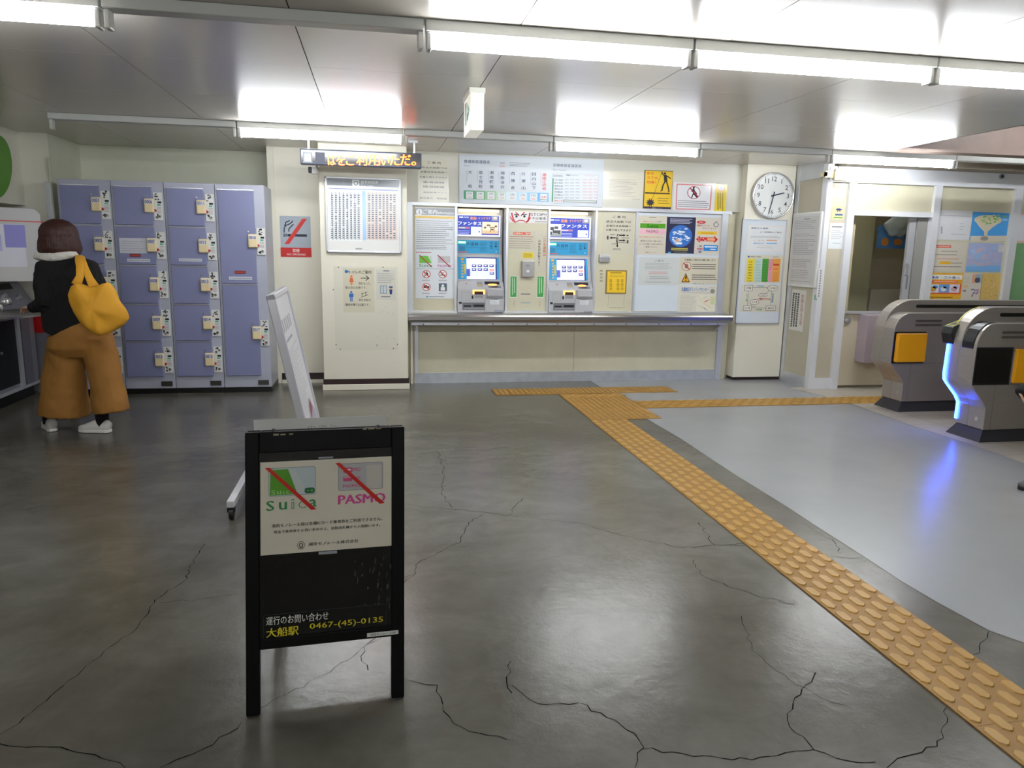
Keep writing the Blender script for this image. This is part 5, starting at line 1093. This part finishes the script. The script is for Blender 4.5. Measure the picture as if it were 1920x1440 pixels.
        A = Art(rp,n=.001); A.P([(.012,.012),(.092,.012),(.092,.125),(.012,.125)],'cfd03a',1); A.P([(.022,.022),(.082,.022),(.082,.115),(.022,.115)],'30332e',2); A.build('reader_pad',parent=o)
        st_ = MB(); q_ = arc(.125,.70,.272,.272+dzz,172,100,10)
        for (xa_,za_),(xb_,zb_) in zip(q_,q_[1:]): st_.quad((X0+xa_,Y0+th-.02,za_),(X0+xb_,Y0+th-.02,zb_),(X0+xb_,Y0+th-.008,zb_),(X0+xa_,Y0+th-.008,za_),mat('yellow_line','d6cf3a',.4))
        st_.build('edge_line',o)
    return o
gate(4.525,5.585,.26,'farther ticket gate with a closed yellow flap, nearer the office door',False)
gate(4.40,4.555,.27,'nearer ticket gate with a glowing blue light strip and a dark window',True,.015)
# ------------------------------------------------------------------ sandwich board in the foreground
m_ablk = mat('board_frame','050404',.55,var=.15,scale=20,spec=.15); m_gloss = mat('gloss_black','050506',.10,bump=.04,scale=14,spec=.6)
SU = Vector((.451,.026,0)).normalized(); SV = Vector((.012,.125,.80)).normalized(); SO = Vector((-.158,2.012,0))
SB = Plane(SO,SU,SV); SB.N = SU.cross(SV).normalized(); C8 = (420,760,2.4); CS = (440,840,6)
sg = thing('sandwich_board','black sandwich board in the foreground carrying a paper notice and yellow phone lettering','sign',(-.16,2.2,0))
HW = .2255; q = SB.uv(600,806)[1]; TOP = q
lb = SB.uv(420+300/2.4,760+1085/2.4)[1]; RB0 = lb; 
def stile(s, par=sg, pl=SB, n0=-.03, n1=.0, v0=.004, v1=None): 
    c_ = s*(HW-.019); return MB().obox(pl,c_-.019,c_+.019,v0,TOP if v1 is None else v1,n0,n1,m_ablk)
for s in (-1,1): stile(s).build('leg',sg,bevel=.003)
for s in (-1,1): MB().obox(SB,s*(HW-.019)-.016,s*(HW-.019)+.016,.0,.010,-.028,-.002,m_dark).build('foot_pad',sg)
MB().obox(SB,-HW+.038,HW-.038,TOP-.060,TOP,-.03,-.0005,m_ablk).build('top_rail',sg,bevel=.003)
MB().obox(SB,-HW+.038,HW-.038,RB0,RB0+.032,-.03,-.0005,m_ablk).build('bottom_rail',sg,bevel=.003)
MB().obox(SB,-HW+.036,HW-.036,RB0+.030,TOP-.058,-.018,-.008,m_gloss).build('blackboard',sg)
# rear half
topP = SB.at(0,TOP-.016,-.045); rv = Vector((0,-.40,.80)); rv.normalize()
RBp = Plane(topP-rv*(topP.z/rv.z),SU,rv); RBp.N = SU.cross(rv).normalized(); RL = topP.z/rv.z
for s in (-1,1): MB().obox(RBp,s*(HW-.019)-.019,s*(HW-.019)+.019,.004,RL,-.03,0,m_ablk).build('rear_leg',sg,bevel=.003)
MB().obox(RBp,-HW+.038,HW-.038,RL-.06,RL,-.03,0,m_ablk).build('rear_rail',sg,bevel=.003); MB().obox(RBp,-HW+.038,HW-.038,RL-.62,RL-.575,-.03,0,m_ablk).build('rear_rail',sg,bevel=.003)
MB().obox(RBp,-HW+.036,HW-.036,RL-.60,RL-.058,-.02,-.01,m_gloss).build('rear_blackboard',sg)
for s in (-1,1): MB().tube([SB.at(s*.15,TOP+.002,-.012),SB.at(s*.15,TOP+.002,-.05)],.005,m_dark,n=8).build('hinge',sg)
a = Art(SB,C8,n=.0003)
for q in ((190,123,215,131),(222,124,246,130),(262,123,280,129),(595,108,612,114),(618,107,648,113),(655,107,676,112)): a.rect(*q,'8d8468')
a.build('worn_edge',parent=sg)
# the big paper notice
NB = -.008
a = Art(SB,CS,'g',n=NB+.0004); a.slab(212,152,1746,1122,'d6d0be',.0012)
def rrect(a,x0_,y0_,x1_,y1_,col,r,lv):
    u0,v0,u1,v1 = a.r(x0_,y0_,x1_,y1_); r = r/a.c[2]*a.unit(); pts=[]
    for cx_,cy_,t0 in ((u1-r,v1-r,0),(u0+r,v1-r,90),(u0+r,v0+r,180),(u1-r,v0+r,270)):
        for k in range(5): t=R_(t0+22.5*k); pts.append((cx_+r*math.cos(t),cy_+r*math.sin(t)))
    a.P(pts,col,lv)
rrect(a,308,220,850,522,'56636c',26,1); rrect(a,312,224,846,518,'b9c6c8',24,2); a.poly([(332,240),(530,232),(640,500),(640,516),(332,528)],'5a9e2c',3); a.poly([(530,232),(600,228),(720,440),(700,514),(640,516),(640,500)],'c3cdc8',2.5)
[a.text(t,x,y,x+w_,y+h_,'a5cf88',.02,lv=4) for t,x,w_,y,h_ in (('S',346,48,470,46),('u',414,46,478,36),('i',482,10,470,42),('c',514,38,474,34),('a',574,38,470,34))]; rrect(a,724,448,840,508,'2f6a3c',26,3); a.ell(790,462,822,494,'58a060',4); a.rect(752,476,776,484,'8cc48c',4)
a.text('S',294,590,384,698,'3f8f52',.03); a.text('u',440,606,526,688,'3f8f52',.03)
a.text('i',578,574,612,682,'3f8f52',.02); a.text('i',585,582,605,676,'d6d0be',0,lv=4); a.text('c',660,598,742,676,'3f8f52',.02); a.text('c',668,606,734,668,'d6d0be',0,lv=4); a.text('a',784,582,862,662,'3f8f52',.03)
a.poly([(268,216),(322,212),(862,690),(806,698)],'c8281e',6)
rrect(a,1098,186,1612,476,'5f6064',24,1); rrect(a,1102,190,1608,472,'b2b0b2',22,2); a.rect(1420,210,1590,470,'c2beb4',2.4)
rrect(a,1158,232,1262,286,'cc4f78',16,3); a.rect(1196,246,1246,262,'e6d8d8',4); a.text('MO',1270,234,1352,272,'cc4f78',.02); rrect(a,1158,334,1262,382,'cc4f78',10,3); a.rect(1170,340,1250,346,'e0a8b8',4); a.text('MO',1270,332,1352,366,'cc4f78',.02); a.text('PASMO',1158,424,1350,450,'cc4f78',.025)
a.text('PASMO',1110,544,1640,626,'cf4f92',.05); a.poly([(1064,178),(1116,172),(1634,636),(1580,646)],'c8281e',6)
a.text('湘南モノレール線は各種ICカード乗車券をご利用できません。',362,850,1612,834,'221e1a',.012); a.text('現金で乗車券をお買い求めの上、自動改札機から入場願います。',384,924,1592,901,'221e1a',.012)
a.ring(656,1052,742,1138,'221e1a',.12,2); a.ring(676,1072,722,1118,'221e1a',.35,2); a.rect(684,1112,694,1130,'221e1a'); a.rect(706,1112,716,1130,'221e1a')
a.text('湘南モノレール株式会社',780,1068,1344,1076,'221e1a',.02,slant=.18); a.build('paper_notice','large cream paper notice with two crossed-out travel cards on the black board','notice')
for i,q in enumerate(((870,106,1040,122),(900,1176,1110,1196),(1734,1140,1790,1200))):
    a = Art(SB,CS,n=NB+.0004); a.slab(*q,'8f949a',.0008); a.build('tape',('strip of clear tape on the top edge of the paper notice','strip of clear tape on the bottom edge of the paper notice','torn tape at the lower right corner of the paper notice')[i],'tape')
# yellow and white lettering strip, small label
a = Art(SB,C8,'g',n=NB+.0004); a.slab(165,943,724,1007,'0b0b0d',.0008); a.frame(165,943,724,1007,'3a3c42',1.5,1); a.text('運行のお問い合わせ',178,951,460,968,'d9d9d2',.015); a.text('大船駅',180,1003,326,1033,'d8c622',.03); a.text('0467-(45)-0135',376,984,708,990,'d8c622',.01)
a.build('phone_strip','black strip of white and yellow lettering with a phone number low on the board','sign')
a = Art(SB,C8,n=.0004); a.slab(636,1030,778,1036,'d3d4d0',.0008); a.text('湘南モノレール㈱',650,1033,764,1033,'55554f'); a.build('owner_label','small white label on the bottom rail of the black board','label')
# chipped poster remains low on the board, paler flecks painted as a broken reflection
a = Art(SB,C8,n=NB+.0002); rnd = random.Random(4)
for k in range(40):
    x,y = rnd.uniform(560,760),rnd.uniform(690,920); h_ = rnd.uniform(8,40); a.poly([(x,y),(x+rnd.uniform(3,9),y+h_*.3),(x+rnd.uniform(0,6),y+h_),(x-rnd.uniform(1,5),y+h_*.6)],'0a0a0a' if rnd.random()<.7 else '34362f',1)
a.build('scraped_reflection',parent=sg)
# sheet of paper sticking up behind the board
pp = Plane((-.158,2.236,0),SU,(0,.05,1)); pp.N = SU.cross(pp.V).normalized()
a = Art(pp,C8,n=.0); pu0,pu1 = pp.uv(474,790)[0],pp.uv(723,790)[0]; vtop = pp.uv(600,783)[1]
a.mb.obox(pp,pu0,pu1,.72,vtop,0,.001,ink('d9d9d3')); a.n = .001
a.text('ご 案 内',374,90,506,116,'a4a49c',.0,lv=1,mirror=True)
a.build('paper_sheet','white paper sheet sticking up from behind the top of the black board','paper')

# ------------------------------------------------------------------ leaning poster stand on castors behind the board
zt_ = ay(511,552,3.66).z; nt = ay(511,552,3.66); ft = fl(537,536.5,zt_); nb = ay(568,780,3.66)
lean = (nb-nt); lean = lean/(-lean.z); bot = nt+lean*(nt.z-.10)
du = Vector((ft.x-nt.x,ft.y-nt.y,0)); PW = du.length; du.normalize(); vv = (-lean).normalized()
STP = Plane(bot,du,vv); STP.N = du.cross(vv).normalized()
if STP.N.x < 0: STP.N = -STP.N
PH = (nt-bot).length
stn = thing('poster_stand','leaning silver poster stand on castors behind the black board','poster stand',(bot.x-.2,bot.y+PW/2,0))
MB().obox(STP,0.01,PW-.01,0,PH,-.03,-.004,mat('stand_back','c9ccd2',.4)).build('panel',stn)
for u0,u1,v0,v1 in ((0,.03,0,PH),(PW-.03,PW,0,PH),(0,PW,PH-.03,PH),(0,PW,0,.03)): MB().obox(STP,u0,u1,v0,v1,-.034,.008,mat('silver_rail','d4d4dc',.3,metal=.35)).build('rail',stn,bevel=.006)
a = Art(STP,n=-.0035); a.P([(.03,.03),(PW-.03,.03),(PW-.03,PH-.03),(.03,PH-.03)],'e2e2e4',1)
def sr(x0_,y0_,x1_,y1_,c_,lv=2): a.P([(.03+(PW-.06)*x0_,PH*y0_),(.03+(PW-.06)*x1_,PH*y0_),(.03+(PW-.06)*x1_,PH*y1_),(.03+(PW-.06)*x0_,PH*y1_)],c_,lv)
rnd = random.Random(12)
for k in range(5): sr(.12+.14*k,.80,.2+.14*k,.865,'a9a9b2')
sr(.15,.75,.6,.765,'a6a6b0')
for k in range(26):
    sr(.1,.36+.014*k,rnd.uniform(.5,.9),.364+.014*k,'bfbfc6')
a.P([(.06,.10),(PW-.06,.10),(PW-.06,.30),(PW*.6,.42),(PW*.3,.30)],'b9b2c0',2); a.P([(PW*.5,.30),(PW*.75,.34),(PW*.7,.40),(PW*.55,.38)],'8f4f58',3); a.build('poster',parent=stn)
bx0 = fl(441,962,.06); lx = -.715; rx_ = bot.x+.02
m_wht = mat('white_bar','dcdde0',.35)
for x in (lx,rx_): MB().box(x-.018,x+.018,3.62,3.70+PW,.065,.10,m_wht).build('base_bar',stn,bevel=.004)
MB().box(lx,rx_,3.70+PW*.5-.02,3.70+PW*.5+.02,.068,.095,m_wht).build('cross_bar',stn)
mid = STP.at(PW*.5,PH*.16,-.03); MB().tube([(lx,3.70+PW*.5,.09),tuple(mid)],.012,m_alu).build('brace',stn)
for x in (lx,rx_):
    for y in (3.64,3.68+PW):
        cs = MB().tube([(x-.011,y,.03),(x+.011,y,.03)],.029,m_dark,n=20).build('castor',stn,bevel=.004)
        MB().box(x-.018,x+.018,y-.014,y+.014,.04,.067,m_dark).build('fork',cs)

# ------------------------------------------------------------------ people
def remesh(o, vox, sm=6, disp=0, dscale=.08):
    r = o.modifiers.new('remesh','REMESH'); r.mode = 'VOXEL'; r.voxel_size = vox; r.use_smooth_shade = True
    if sm: s_ = o.modifiers.new('smooth','SMOOTH'); s_.factor = .5; s_.iterations = sm
    if disp:
        t = bpy.data.textures.new('folds','CLOUDS'); t.noise_scale = dscale; t.noise_depth = 2
        d = o.modifiers.new('folds','DISPLACE'); d.texture = t; d.strength = disp; d.mid_level = .5; d.texture_coords = 'GLOBAL'
    return o
m_skin = mat('skin','d9a88c',.5,var=.04); m_shoe = mat('white_shoe','dcdad6',.45,var=.03)
def hand(mb, wrist, d, n, s, m, curl=.5, size=1.0, thumb=1):
    """palm plus five bent fingers; d: towards the fingers, n: the side the fingers close on, s: towards the little finger"""
    W = Vector(wrist); d,n,s = Vector(d).normalized(),Vector(n).normalized(),Vector(s).normalized()
    k = size; pc = W+d*.045*k
    mb.tube([W-d*.02*k,W+d*.02*k,W+d*.06*k,W+d*.088*k],[.021*k,.030*k,.038*k,.037*k],m,n=14,side=s,ry=[.016*k,.014*k,.013*k,.011*k])
    for i,(off,L) in enumerate(((-.0285,.070),(-.0095,.078),(.0095,.073),(.0285,.058))):
        p = W+d*.084*k+s*off*k; pts = [p-d*.012*k,p]; a_ = .15+curl*.3+.06*i; dd = d+s*off*3
        dd.normalize()
        for j,fr_ in enumerate((.45,.32,.23)):
            v = dd*math.cos(a_)+n*math.sin(a_); pts.append(pts[-1]+v*L*fr_*k); a_ += curl*(.75-.1*j)
        mb.tube(pts,[.0085*k,.0088*k,.0082*k,.0078*k,.006*k],m,n=8)
    t0 = W+d*.02*k-s*.026*k; tv = (d*.62-s*.7+n*.3).normalized(); tv2 = (d*.9-s*.15+n*.5).normalized()
    mb.tube([W+d*.012*k-s*.012*k,t0,t0+tv*.032*k,t0+tv*.032*k+tv2*.028*k],[.012*k,.0125*k,.010*k,.0075*k],m,n=8)
def head(mb, c, F, m, s=1.0):
    """skull, jaw, nose, lips and ears, looking along F"""
    c = Vector(c); F = Vector(F).normalized(); Rr = Vector((F.y,-F.x,0)).normalized(); U = Rr.cross(F)
    mb.ball(c+U*.02*s-F*.012*s,.078*s,.088*s,.098*s,m,18,12); mb.ball(c-U*.052*s+F*.022*s,.058*s,.058*s,.058*s,m,14,10)
    mb.tube([c+F*.078*s+U*.012*s,c+F*.102*s-U*.022*s,c+F*.082*s-U*.030*s],[.008*s,.013*s,.008*s],m,n=8)
    for q in (-.012,.0): mb.tube([c+F*.080*s-U*.058*s-Rr*.024*s+U*q,c+F*.087*s-U*.058*s+U*q,c+F*.080*s-U*.058*s+Rr*.024*s+U*q],[.004*s,.006*s,.004*s],m,n=6)
    for g in (-1,1): mb.ball(c+Rr*g*.078*s-F*.005*s,.012*s,.018*s,.03*s,m,8,6)
def eyes(c, F, par, s=1.0):
    c = Vector(c); F = Vector(F).normalized(); Rr = Vector((F.y,-F.x,0)).normalized(); U = Rr.cross(F)
    for g in (-1,1):
        e_ = MB().ball(c+F*.076*s+Rr*g*.031*s+U*.008*s,.011*s,.011*s,.009*s,mat('eye_white','e8e4de',.2),10,8); e_.ball(c+F*.084*s+Rr*g*.031*s+U*.008*s,.006*s,.006*s,.006*s,mat('iris','20140e',.2),8,6); e_.build('eye',par,smooth=True)
def shoe(toe, heel, par, m, name='shoe', w_=.040):
    t,h = Vector(toe),Vector(heel); d = (t-h); L = d.length; d.normalize()
    mb = MB(); pts = [h+d*L*x+Vector((0,0,z)) for x,z in ((0,.045),(.12,.052),(.35,.055),(.55,.045),(.78,.034),(.95,.028),(1,.026))]
    side = Vector((-d.y,d.x,0)); mb.tube(pts,[w_*.65,w_*.9,w_*.88,w_*.95,w_*1.05,w_*.8,w_*.4],m,n=14,side=side,ry=[.030,.046,.047,.036,.026,.020,.014])
    o = mb.build(name,par,smooth=True)
    so = MB(); n_=10; ring=[]
    for x,ww in ((0,.55),(.1,.85),(.3,.88),(.5,.9),(.75,1.08),(.92,.85),(1.02,.35)): ring.append((h+d*L*x,ww*w_))
    pl = [p+side*ww for p,ww in ring]+[p-side*ww for p,ww in ring[::-1]]
    so.prism([Vector((p.x,p.y,.002)) for p in pl],(0,0,0),(0,0,.022),mat('shoe_sole','e2e0da',.5) if m is m_shoe else m_dark); so.build('sole',o,bevel=.004); return o
# --- the woman at the machine
def Q(x,y,Y): return ay(x,y,Y)
SIDE = Vector((.94,.35,0)); K = 1/241.
fw = Vector((-.75,.65,0)).normalized()
wo = thing('person','woman seen from behind in black cardigan and ochre wide trousers, bending at the grey machine','person',(-2.1,5.6,0))
skin = MB(); hc = Q(104,449,5.62); FH = Vector((-.80,.52,-.28))
head(skin,hc,FH,m_skin)
nk = Q(112,480,5.58)
skin.tube([hc-Vector((0,0,.05)),Q(108,474,5.59),Q(114,488,5.58)],[.05,.052,.06],m_skin,n=12)
skin.tube([Q(114,486,5.58),Q(122,508,5.57),Q(127,560,5.57),Q(140,610,5.57),Q(150,635,5.57)],[.06,.12,.10,.10,.095],m_skin,n=14,side=SIDE,ry=[.05,.09,.085,.09,.10])
LS,RS = Q(82,506,5.52),Q(172,508,5.66)
LE,LWr = Q(87,568,5.48),Q(61,577,5.70)
skin.tube([Q(118,498,5.57),LS,Q(82,540,5.49),LE],[.06,.05,.043,.038],m_skin); skin.tube([LE,LE*.5+LWr*.5,LWr],[.038,.033,.024],m_skin)
hd_ = (Q(44,577,5.80)-LWr).normalized(); hand(skin,LWr+hd_*.01,hd_,(0,0,-1),Vector((0,0,1)).cross(hd_),m_skin,.55,.9)
RE,RWr = Q(190,566,5.72),Q(150,572,5.98)
skin.tube([Q(126,500,5.6),RS,Q(184,540,5.69),RE],[.06,.05,.043,.038],m_skin); skin.tube([RE,RE*.5+RWr*.5,RWr],[.038,.032,.024],m_skin)
h2 = (RWr-RE).normalized(); hand(skin,RWr,h2,(0,0,-1),-Vector((0,0,1)).cross(h2),m_skin,.6,.9)
LH,RH = Q(128,640,5.60),Q(180,640,5.56); LA,RA = Q(93,790,5.66),Q(192,790,5.55); LK,RK = Q(118,712,5.62),Q(190,712,5.55)
for h_,k_,a_ in ((LH,LK,LA),(RH,RK,RA)):
    skin.tube([h_+Vector((0,0,.04)),h_*.5+k_*.5,k_,k_*.5+a_*.5,Vector((a_.x,a_.y,.085)),Vector((a_.x,a_.y,.04))],[.07,.066,.052,.05,.034,.034],m_skin)
bo = skin.build('body',wo); remesh(bo,.0045,2); eyes(hc,FH,wo)
# hair
m_hair = mat('auburn_hair','3a1710',.5,var=.4,scale=26,stretch=(3,3,.4),bump=.6)
hm = MB(); hb = hc-FH.normalized()*.028+SIDE*.006
hm.ball(hb+Vector((0,0,.025)),.122,.125,.108,m_hair,20,12)
hm.tube([hb+Vector((0,0,.04)),hb+Vector((0,0,-.02)),hb+Vector((.0,0,-.075)),hb+Vector((.004,0,-.118))],[.115,.130,.136,.120],m_hair,n=20,side=SIDE,ry=[.118,.125,.125,.11])
ho = hm.build('hair',wo); remesh(ho,.007,6,.008,.03)
# scarf, cardigan, trousers, socks, shoes
m_scarf = mat('white_scarf','d8d5cd',.9,var=.06,scale=40,bump=.5)
sm_ = MB(); cen = nk+Vector((-.01,0,.012)); sm_.tube([cen+Vector((.098*math.cos(t*math.pi/8),.082*math.sin(t*math.pi/8),.018*math.sin(t*math.pi/8)-.03*math.cos(t*math.pi/8)*-.3)) for t in range(17)],.030,m_scarf,n=10); sm_.ball(Q(82,481,5.58),.062,.06,.035,m_scarf); so_ = sm_.build('scarf',wo); remesh(so_,.007,4,.012,.03)
m_card = mat('black_cardigan','0c0b0d',.9,bump=.3,scale=60)
cm_ = MB(); rg = [(116,484,.055,.05),(118,490,.11,.075),(124,499,.185,.105),(125,515,.200,.125),(126,545,.19,.13),(128,580,.165,.125),(128,606,.160,.13),(128,622,.155,.135),(126,630,.145,.13)]
cm_.tube([Q(x,y,5.58) for x,y,_,_ in rg],[a_ for _,_,a_,_ in rg],m_card,n=22,side=SIDE,ry=[b_ for *_,b_ in rg])
cm_.tube([Q(110,498,5.56),Q(84,503,5.52),Q(80,535,5.49),Q(86,566,5.475),LE+Vector((0,0,-.012))],[.07,.066,.060,.058,.05],m_card,n=14); cm_.tube([LE,LE*.55+LWr*.45,LWr+hd_*.004],[.058,.050,.036],m_card,n=14)
cm_.tube([Q(140,500,5.6),Q(170,505,5.65),Q(184,538,5.69),RE],[.07,.066,.060,.055],m_card,n=14); cm_.tube([RE,RE*.5+RWr*.5,RWr],[.055,.045,.036],m_card,n=14)
co = cm_.build('cardigan',wo); remesh(co,.010,5,.014,.09)
m_tr = mat('ochre_trousers','9a6b2c',.8,var=.05,scale=3); tr_ = MB()
tr_.tube([Q(140,612,5.57),Q(150,628,5.57),Q(153,650,5.57),Q(153,668,5.57)],[.185,.205,.210,.17],m_tr,n=20,side=SIDE,ry=[.13,.145,.15,.10])
tr_.tube([Q(128,632,5.59),Q(125,662,5.6),Q(121,695,5.61),Q(121,735,5.62),Q(122,776,5.63)],[.120,.130,.132,.148,.172],m_tr,n=18,side=SIDE,ry=[.13,.14,.135,.14,.15])
tr_.tube([Q(182,632,5.55),Q(189,662,5.55),Q(195,695,5.54),Q(203,735,5.53),Q(209,772,5.52)],[.105,.112,.112,.114,.120],m_tr,n=18,side=SIDE,ry=[.12,.125,.125,.13,.14])
to = tr_.build('trousers',wo); remesh(to,.011,3,.024,.13)
for a_ in (LA,RA): MB().tube([(a_.x,a_.y,.05),(a_.x,a_.y,.20)],[.042,.047],mat('black_sock','0d0d0f',.9),n=14).build('sock',wo,smooth=True)
shoe((LA.x-.07,LA.y+.115,0),(LA.x+.045,LA.y-.065,0),wo,m_shoe); shoe((RA.x-.165,RA.y+.035,0),(RA.x+.055,RA.y-.02,0),wo,m_shoe)
# --- her bag: a soft pillow of cloth and two handles
m_bag = mat('mustard_cloth','dfa228',.75,var=.04,scale=6)
sil = [(127,553),(132,538),(146,529),(160,533),(170,536),(184,533),(205,531),(214,545),(224,558),(236,580),(241,597),(232,610),(214,624),(200,630),(186,630),(168,620),(150,604),(138,586),(131,568)]
YBg = 5.30; pts = [ay(x,y,YBg) for x,y in sil]
dense = []
for a_,b_ in zip(pts,pts[1:]+pts[:1]): dense += [a_, a_*.67+b_*.33, a_*.33+b_*.67]
cen = sum(dense,Vector())/len(dense); bgm = MB(); lay = [-.98,-.9,-.75,-.5,-.25,0,.25,.5,.75,.9,.98]; N_ = len(dense); vs=[]
for k in lay:
    f_ = (1-abs(k)**2.2)**.5
    for p in dense:
        q = cen+(p-cen)*max(f_,.12); low_ = (cen.z+.2-q.z)/.4; q = q+Vector((.35*.0,1,0))*k*(.06+.08*max(0,min(1,low_)))
        q += Vector((mnoise.noise(q*9),mnoise.noise(q*9+Vector((5,1,0))),mnoise.noise(q*8+Vector((0,7,2)))))*.022+Vector((0,mnoise.noise(Vector((q.x*22,q.z*9,q.y*6)))*.022,0))
        vs.append(q)
L_ = len(lay); bgm.add(vs,[(i*N_+j,i*N_+(j+1)%N_,(i+1)*N_+(j+1)%N_,(i+1)*N_+j) for i in range(L_-1) for j in range(N_)]+[tuple(range(N_))[::-1],tuple(range((L_-1)*N_,L_*N_))],m_bag)
tb = thing('tote_bag','mustard yellow cloth tote bag hanging from the woman\'s shoulder','bag',(cen.x,YBg,min(v.z for v in vs)))
b_ = bgm.build('pouch',tb,smooth=True); ss = b_.modifiers.new('sub','SUBSURF'); ss.levels = 1; ss.render_levels = 1
MB().tube([Q(143,534,5.30),Q(150,518,5.32),Q(150,500,5.36),Q(148,486,5.47),Q(148,480,5.56),Q(150,486,5.66)],[.030,.024,.024,.025,.025,.02],m_bag,n=12,side=SIDE,ry=.007).build('handle',tb,smooth=True)
MB().tube([Q(176,537,5.30),Q(168,522,5.32),Q(160,504,5.37),Q(154,488,5.47),Q(152,481,5.56),Q(154,488,5.66)],[.032,.024,.022,.022,.022,.02],m_bag,n=12,side=SIDE,ry=.007).build('handle',tb,smooth=True)
# --- the passer-by leaving the frame on the right
pb = thing('person','passer-by at the right edge, only a black sleeve, hand and grey shoe in view','person',(4.15,3.6,0))
F2 = Vector((-1,-.08,0)); m_coat = mat('black_coat','0b0c0f',.85); m_gtr = mat('grey_trousers','9fa8a4',.8,var=.05); m_gsh = mat('grey_shoe','5a5c5c',.6)
hw_ = ay(1912,742,3.45); ft2 = fl(1891,910); hp = Vector((4.22,3.6,.86))
ch = Vector((4.16,3.6,1.28)); hd2 = Vector((4.10,3.6,1.50)); b2 = MB(); head(b2,hd2,F2,m_skin)
shL,shR = ch+Vector((0,-.18,.02)),ch+Vector((.0,.18,.02)); elL = Vector((4.13,3.42,1.03)); hL = Vector((hw_.x+.02,3.45,hw_.z+.01))
b2.tube([hd2-Vector((0,0,.06)),ch+Vector((0,0,.06)),ch,hp+Vector((0,0,.15)),hp],[.052,.06,.11,.105,.11],m_skin,n=14,side=(0,1,0),ry=[.052,.06,.15,.13,.15])
b2.tube([ch+Vector((0,-.08,.03)),shL,elL],[.055,.05,.04],m_skin); b2.tube([elL,hL],[.04,.024],m_skin); hdv = Vector((.62,.05,-.6)).normalized(); hand(b2,hL,hdv,(0,1,-.2),Vector((0,.2,1)).cross(hdv).cross(hdv),m_skin,.6,.95)
elR = Vector((4.30,3.8,1.05)); hR = Vector((4.42,3.82,.84)); b2.tube([ch+Vector((0,.08,.03)),shR,elR],[.055,.05,.04],m_skin); b2.tube([elR,hR],[.04,.024],m_skin); hand(b2,hR,hR-elR,(-1,0,-.3),(0,0,-1),m_skin,.5,.95)
kL,aL = Vector((4.02,3.52,.46)),Vector((ft2.x+.20,3.52,.09)); kR,aR = Vector((4.32,3.68,.46)),Vector((4.52,3.68,.14))
for h_,k_,a_ in ((hp+Vector((0,-.08,0)),kL,aL),(hp+Vector((0,.08,0)),kR,aR)): b2.tube([h_,h_*.5+k_*.5,k_,k_*.5+a_*.5,a_,a_-Vector((0,0,.045))],[.09,.075,.056,.052,.036,.036],m_skin)
o_ = b2.build('body',pb); remesh(o_,.0045,2); eyes(hd2,F2,pb)
hm = MB(); hm.ball(hd2+Vector((.02,0,.035)),.105,.10,.105,m_black,18,10); remesh(hm.build('hair',pb),.008,4,.01,.03)
cm_ = MB(); cm_.tube([ch+Vector((0,0,.10)),ch+Vector((0,0,.04)),ch+Vector((0,0,-.06)),hp+Vector((0,0,.15)),hp+Vector((0,0,-.06))],[.07,.13,.145,.14,.155],m_coat,n=18,side=(1,0,0),ry=[.08,.19,.205,.18,.20])
cm_.tube([shL+Vector((0,.05,0)),shL,elL],[.07,.07,.058],m_coat,n=14); cm_.tube([elL,hL+Vector((-.012,0,-.008))],[.058,.046],m_coat,n=14); cm_.tube([shR-Vector((0,.05,0)),shR,elR],[.07,.07,.058],m_coat,n=14); cm_.tube([elR,hR],[.058,.042],m_coat,n=14); remesh(cm_.build('coat',pb),.010,4,.012,.08)
tm_ = MB()
for h_,k_,a_ in ((hp+Vector((0,-.08,.02)),kL,aL),(hp+Vector((0,.08,.02)),kR,aR)): tm_.tube([h_,h_*.5+k_*.5,k_,k_*.5+a_*.5,a_+Vector((0,0,.01))],[.12,.10,.08,.075,.07],m_gtr,n=16)
remesh(tm_.build('trousers',pb),.010,3,.012,.08)
shoe((ft2.x-.01,3.52,0),(ft2.x+.26,3.53,0),pb,m_gsh,w_=.045); shoe((4.40,3.68,0),(4.64,3.69,0),pb,m_gsh,w_=.045)
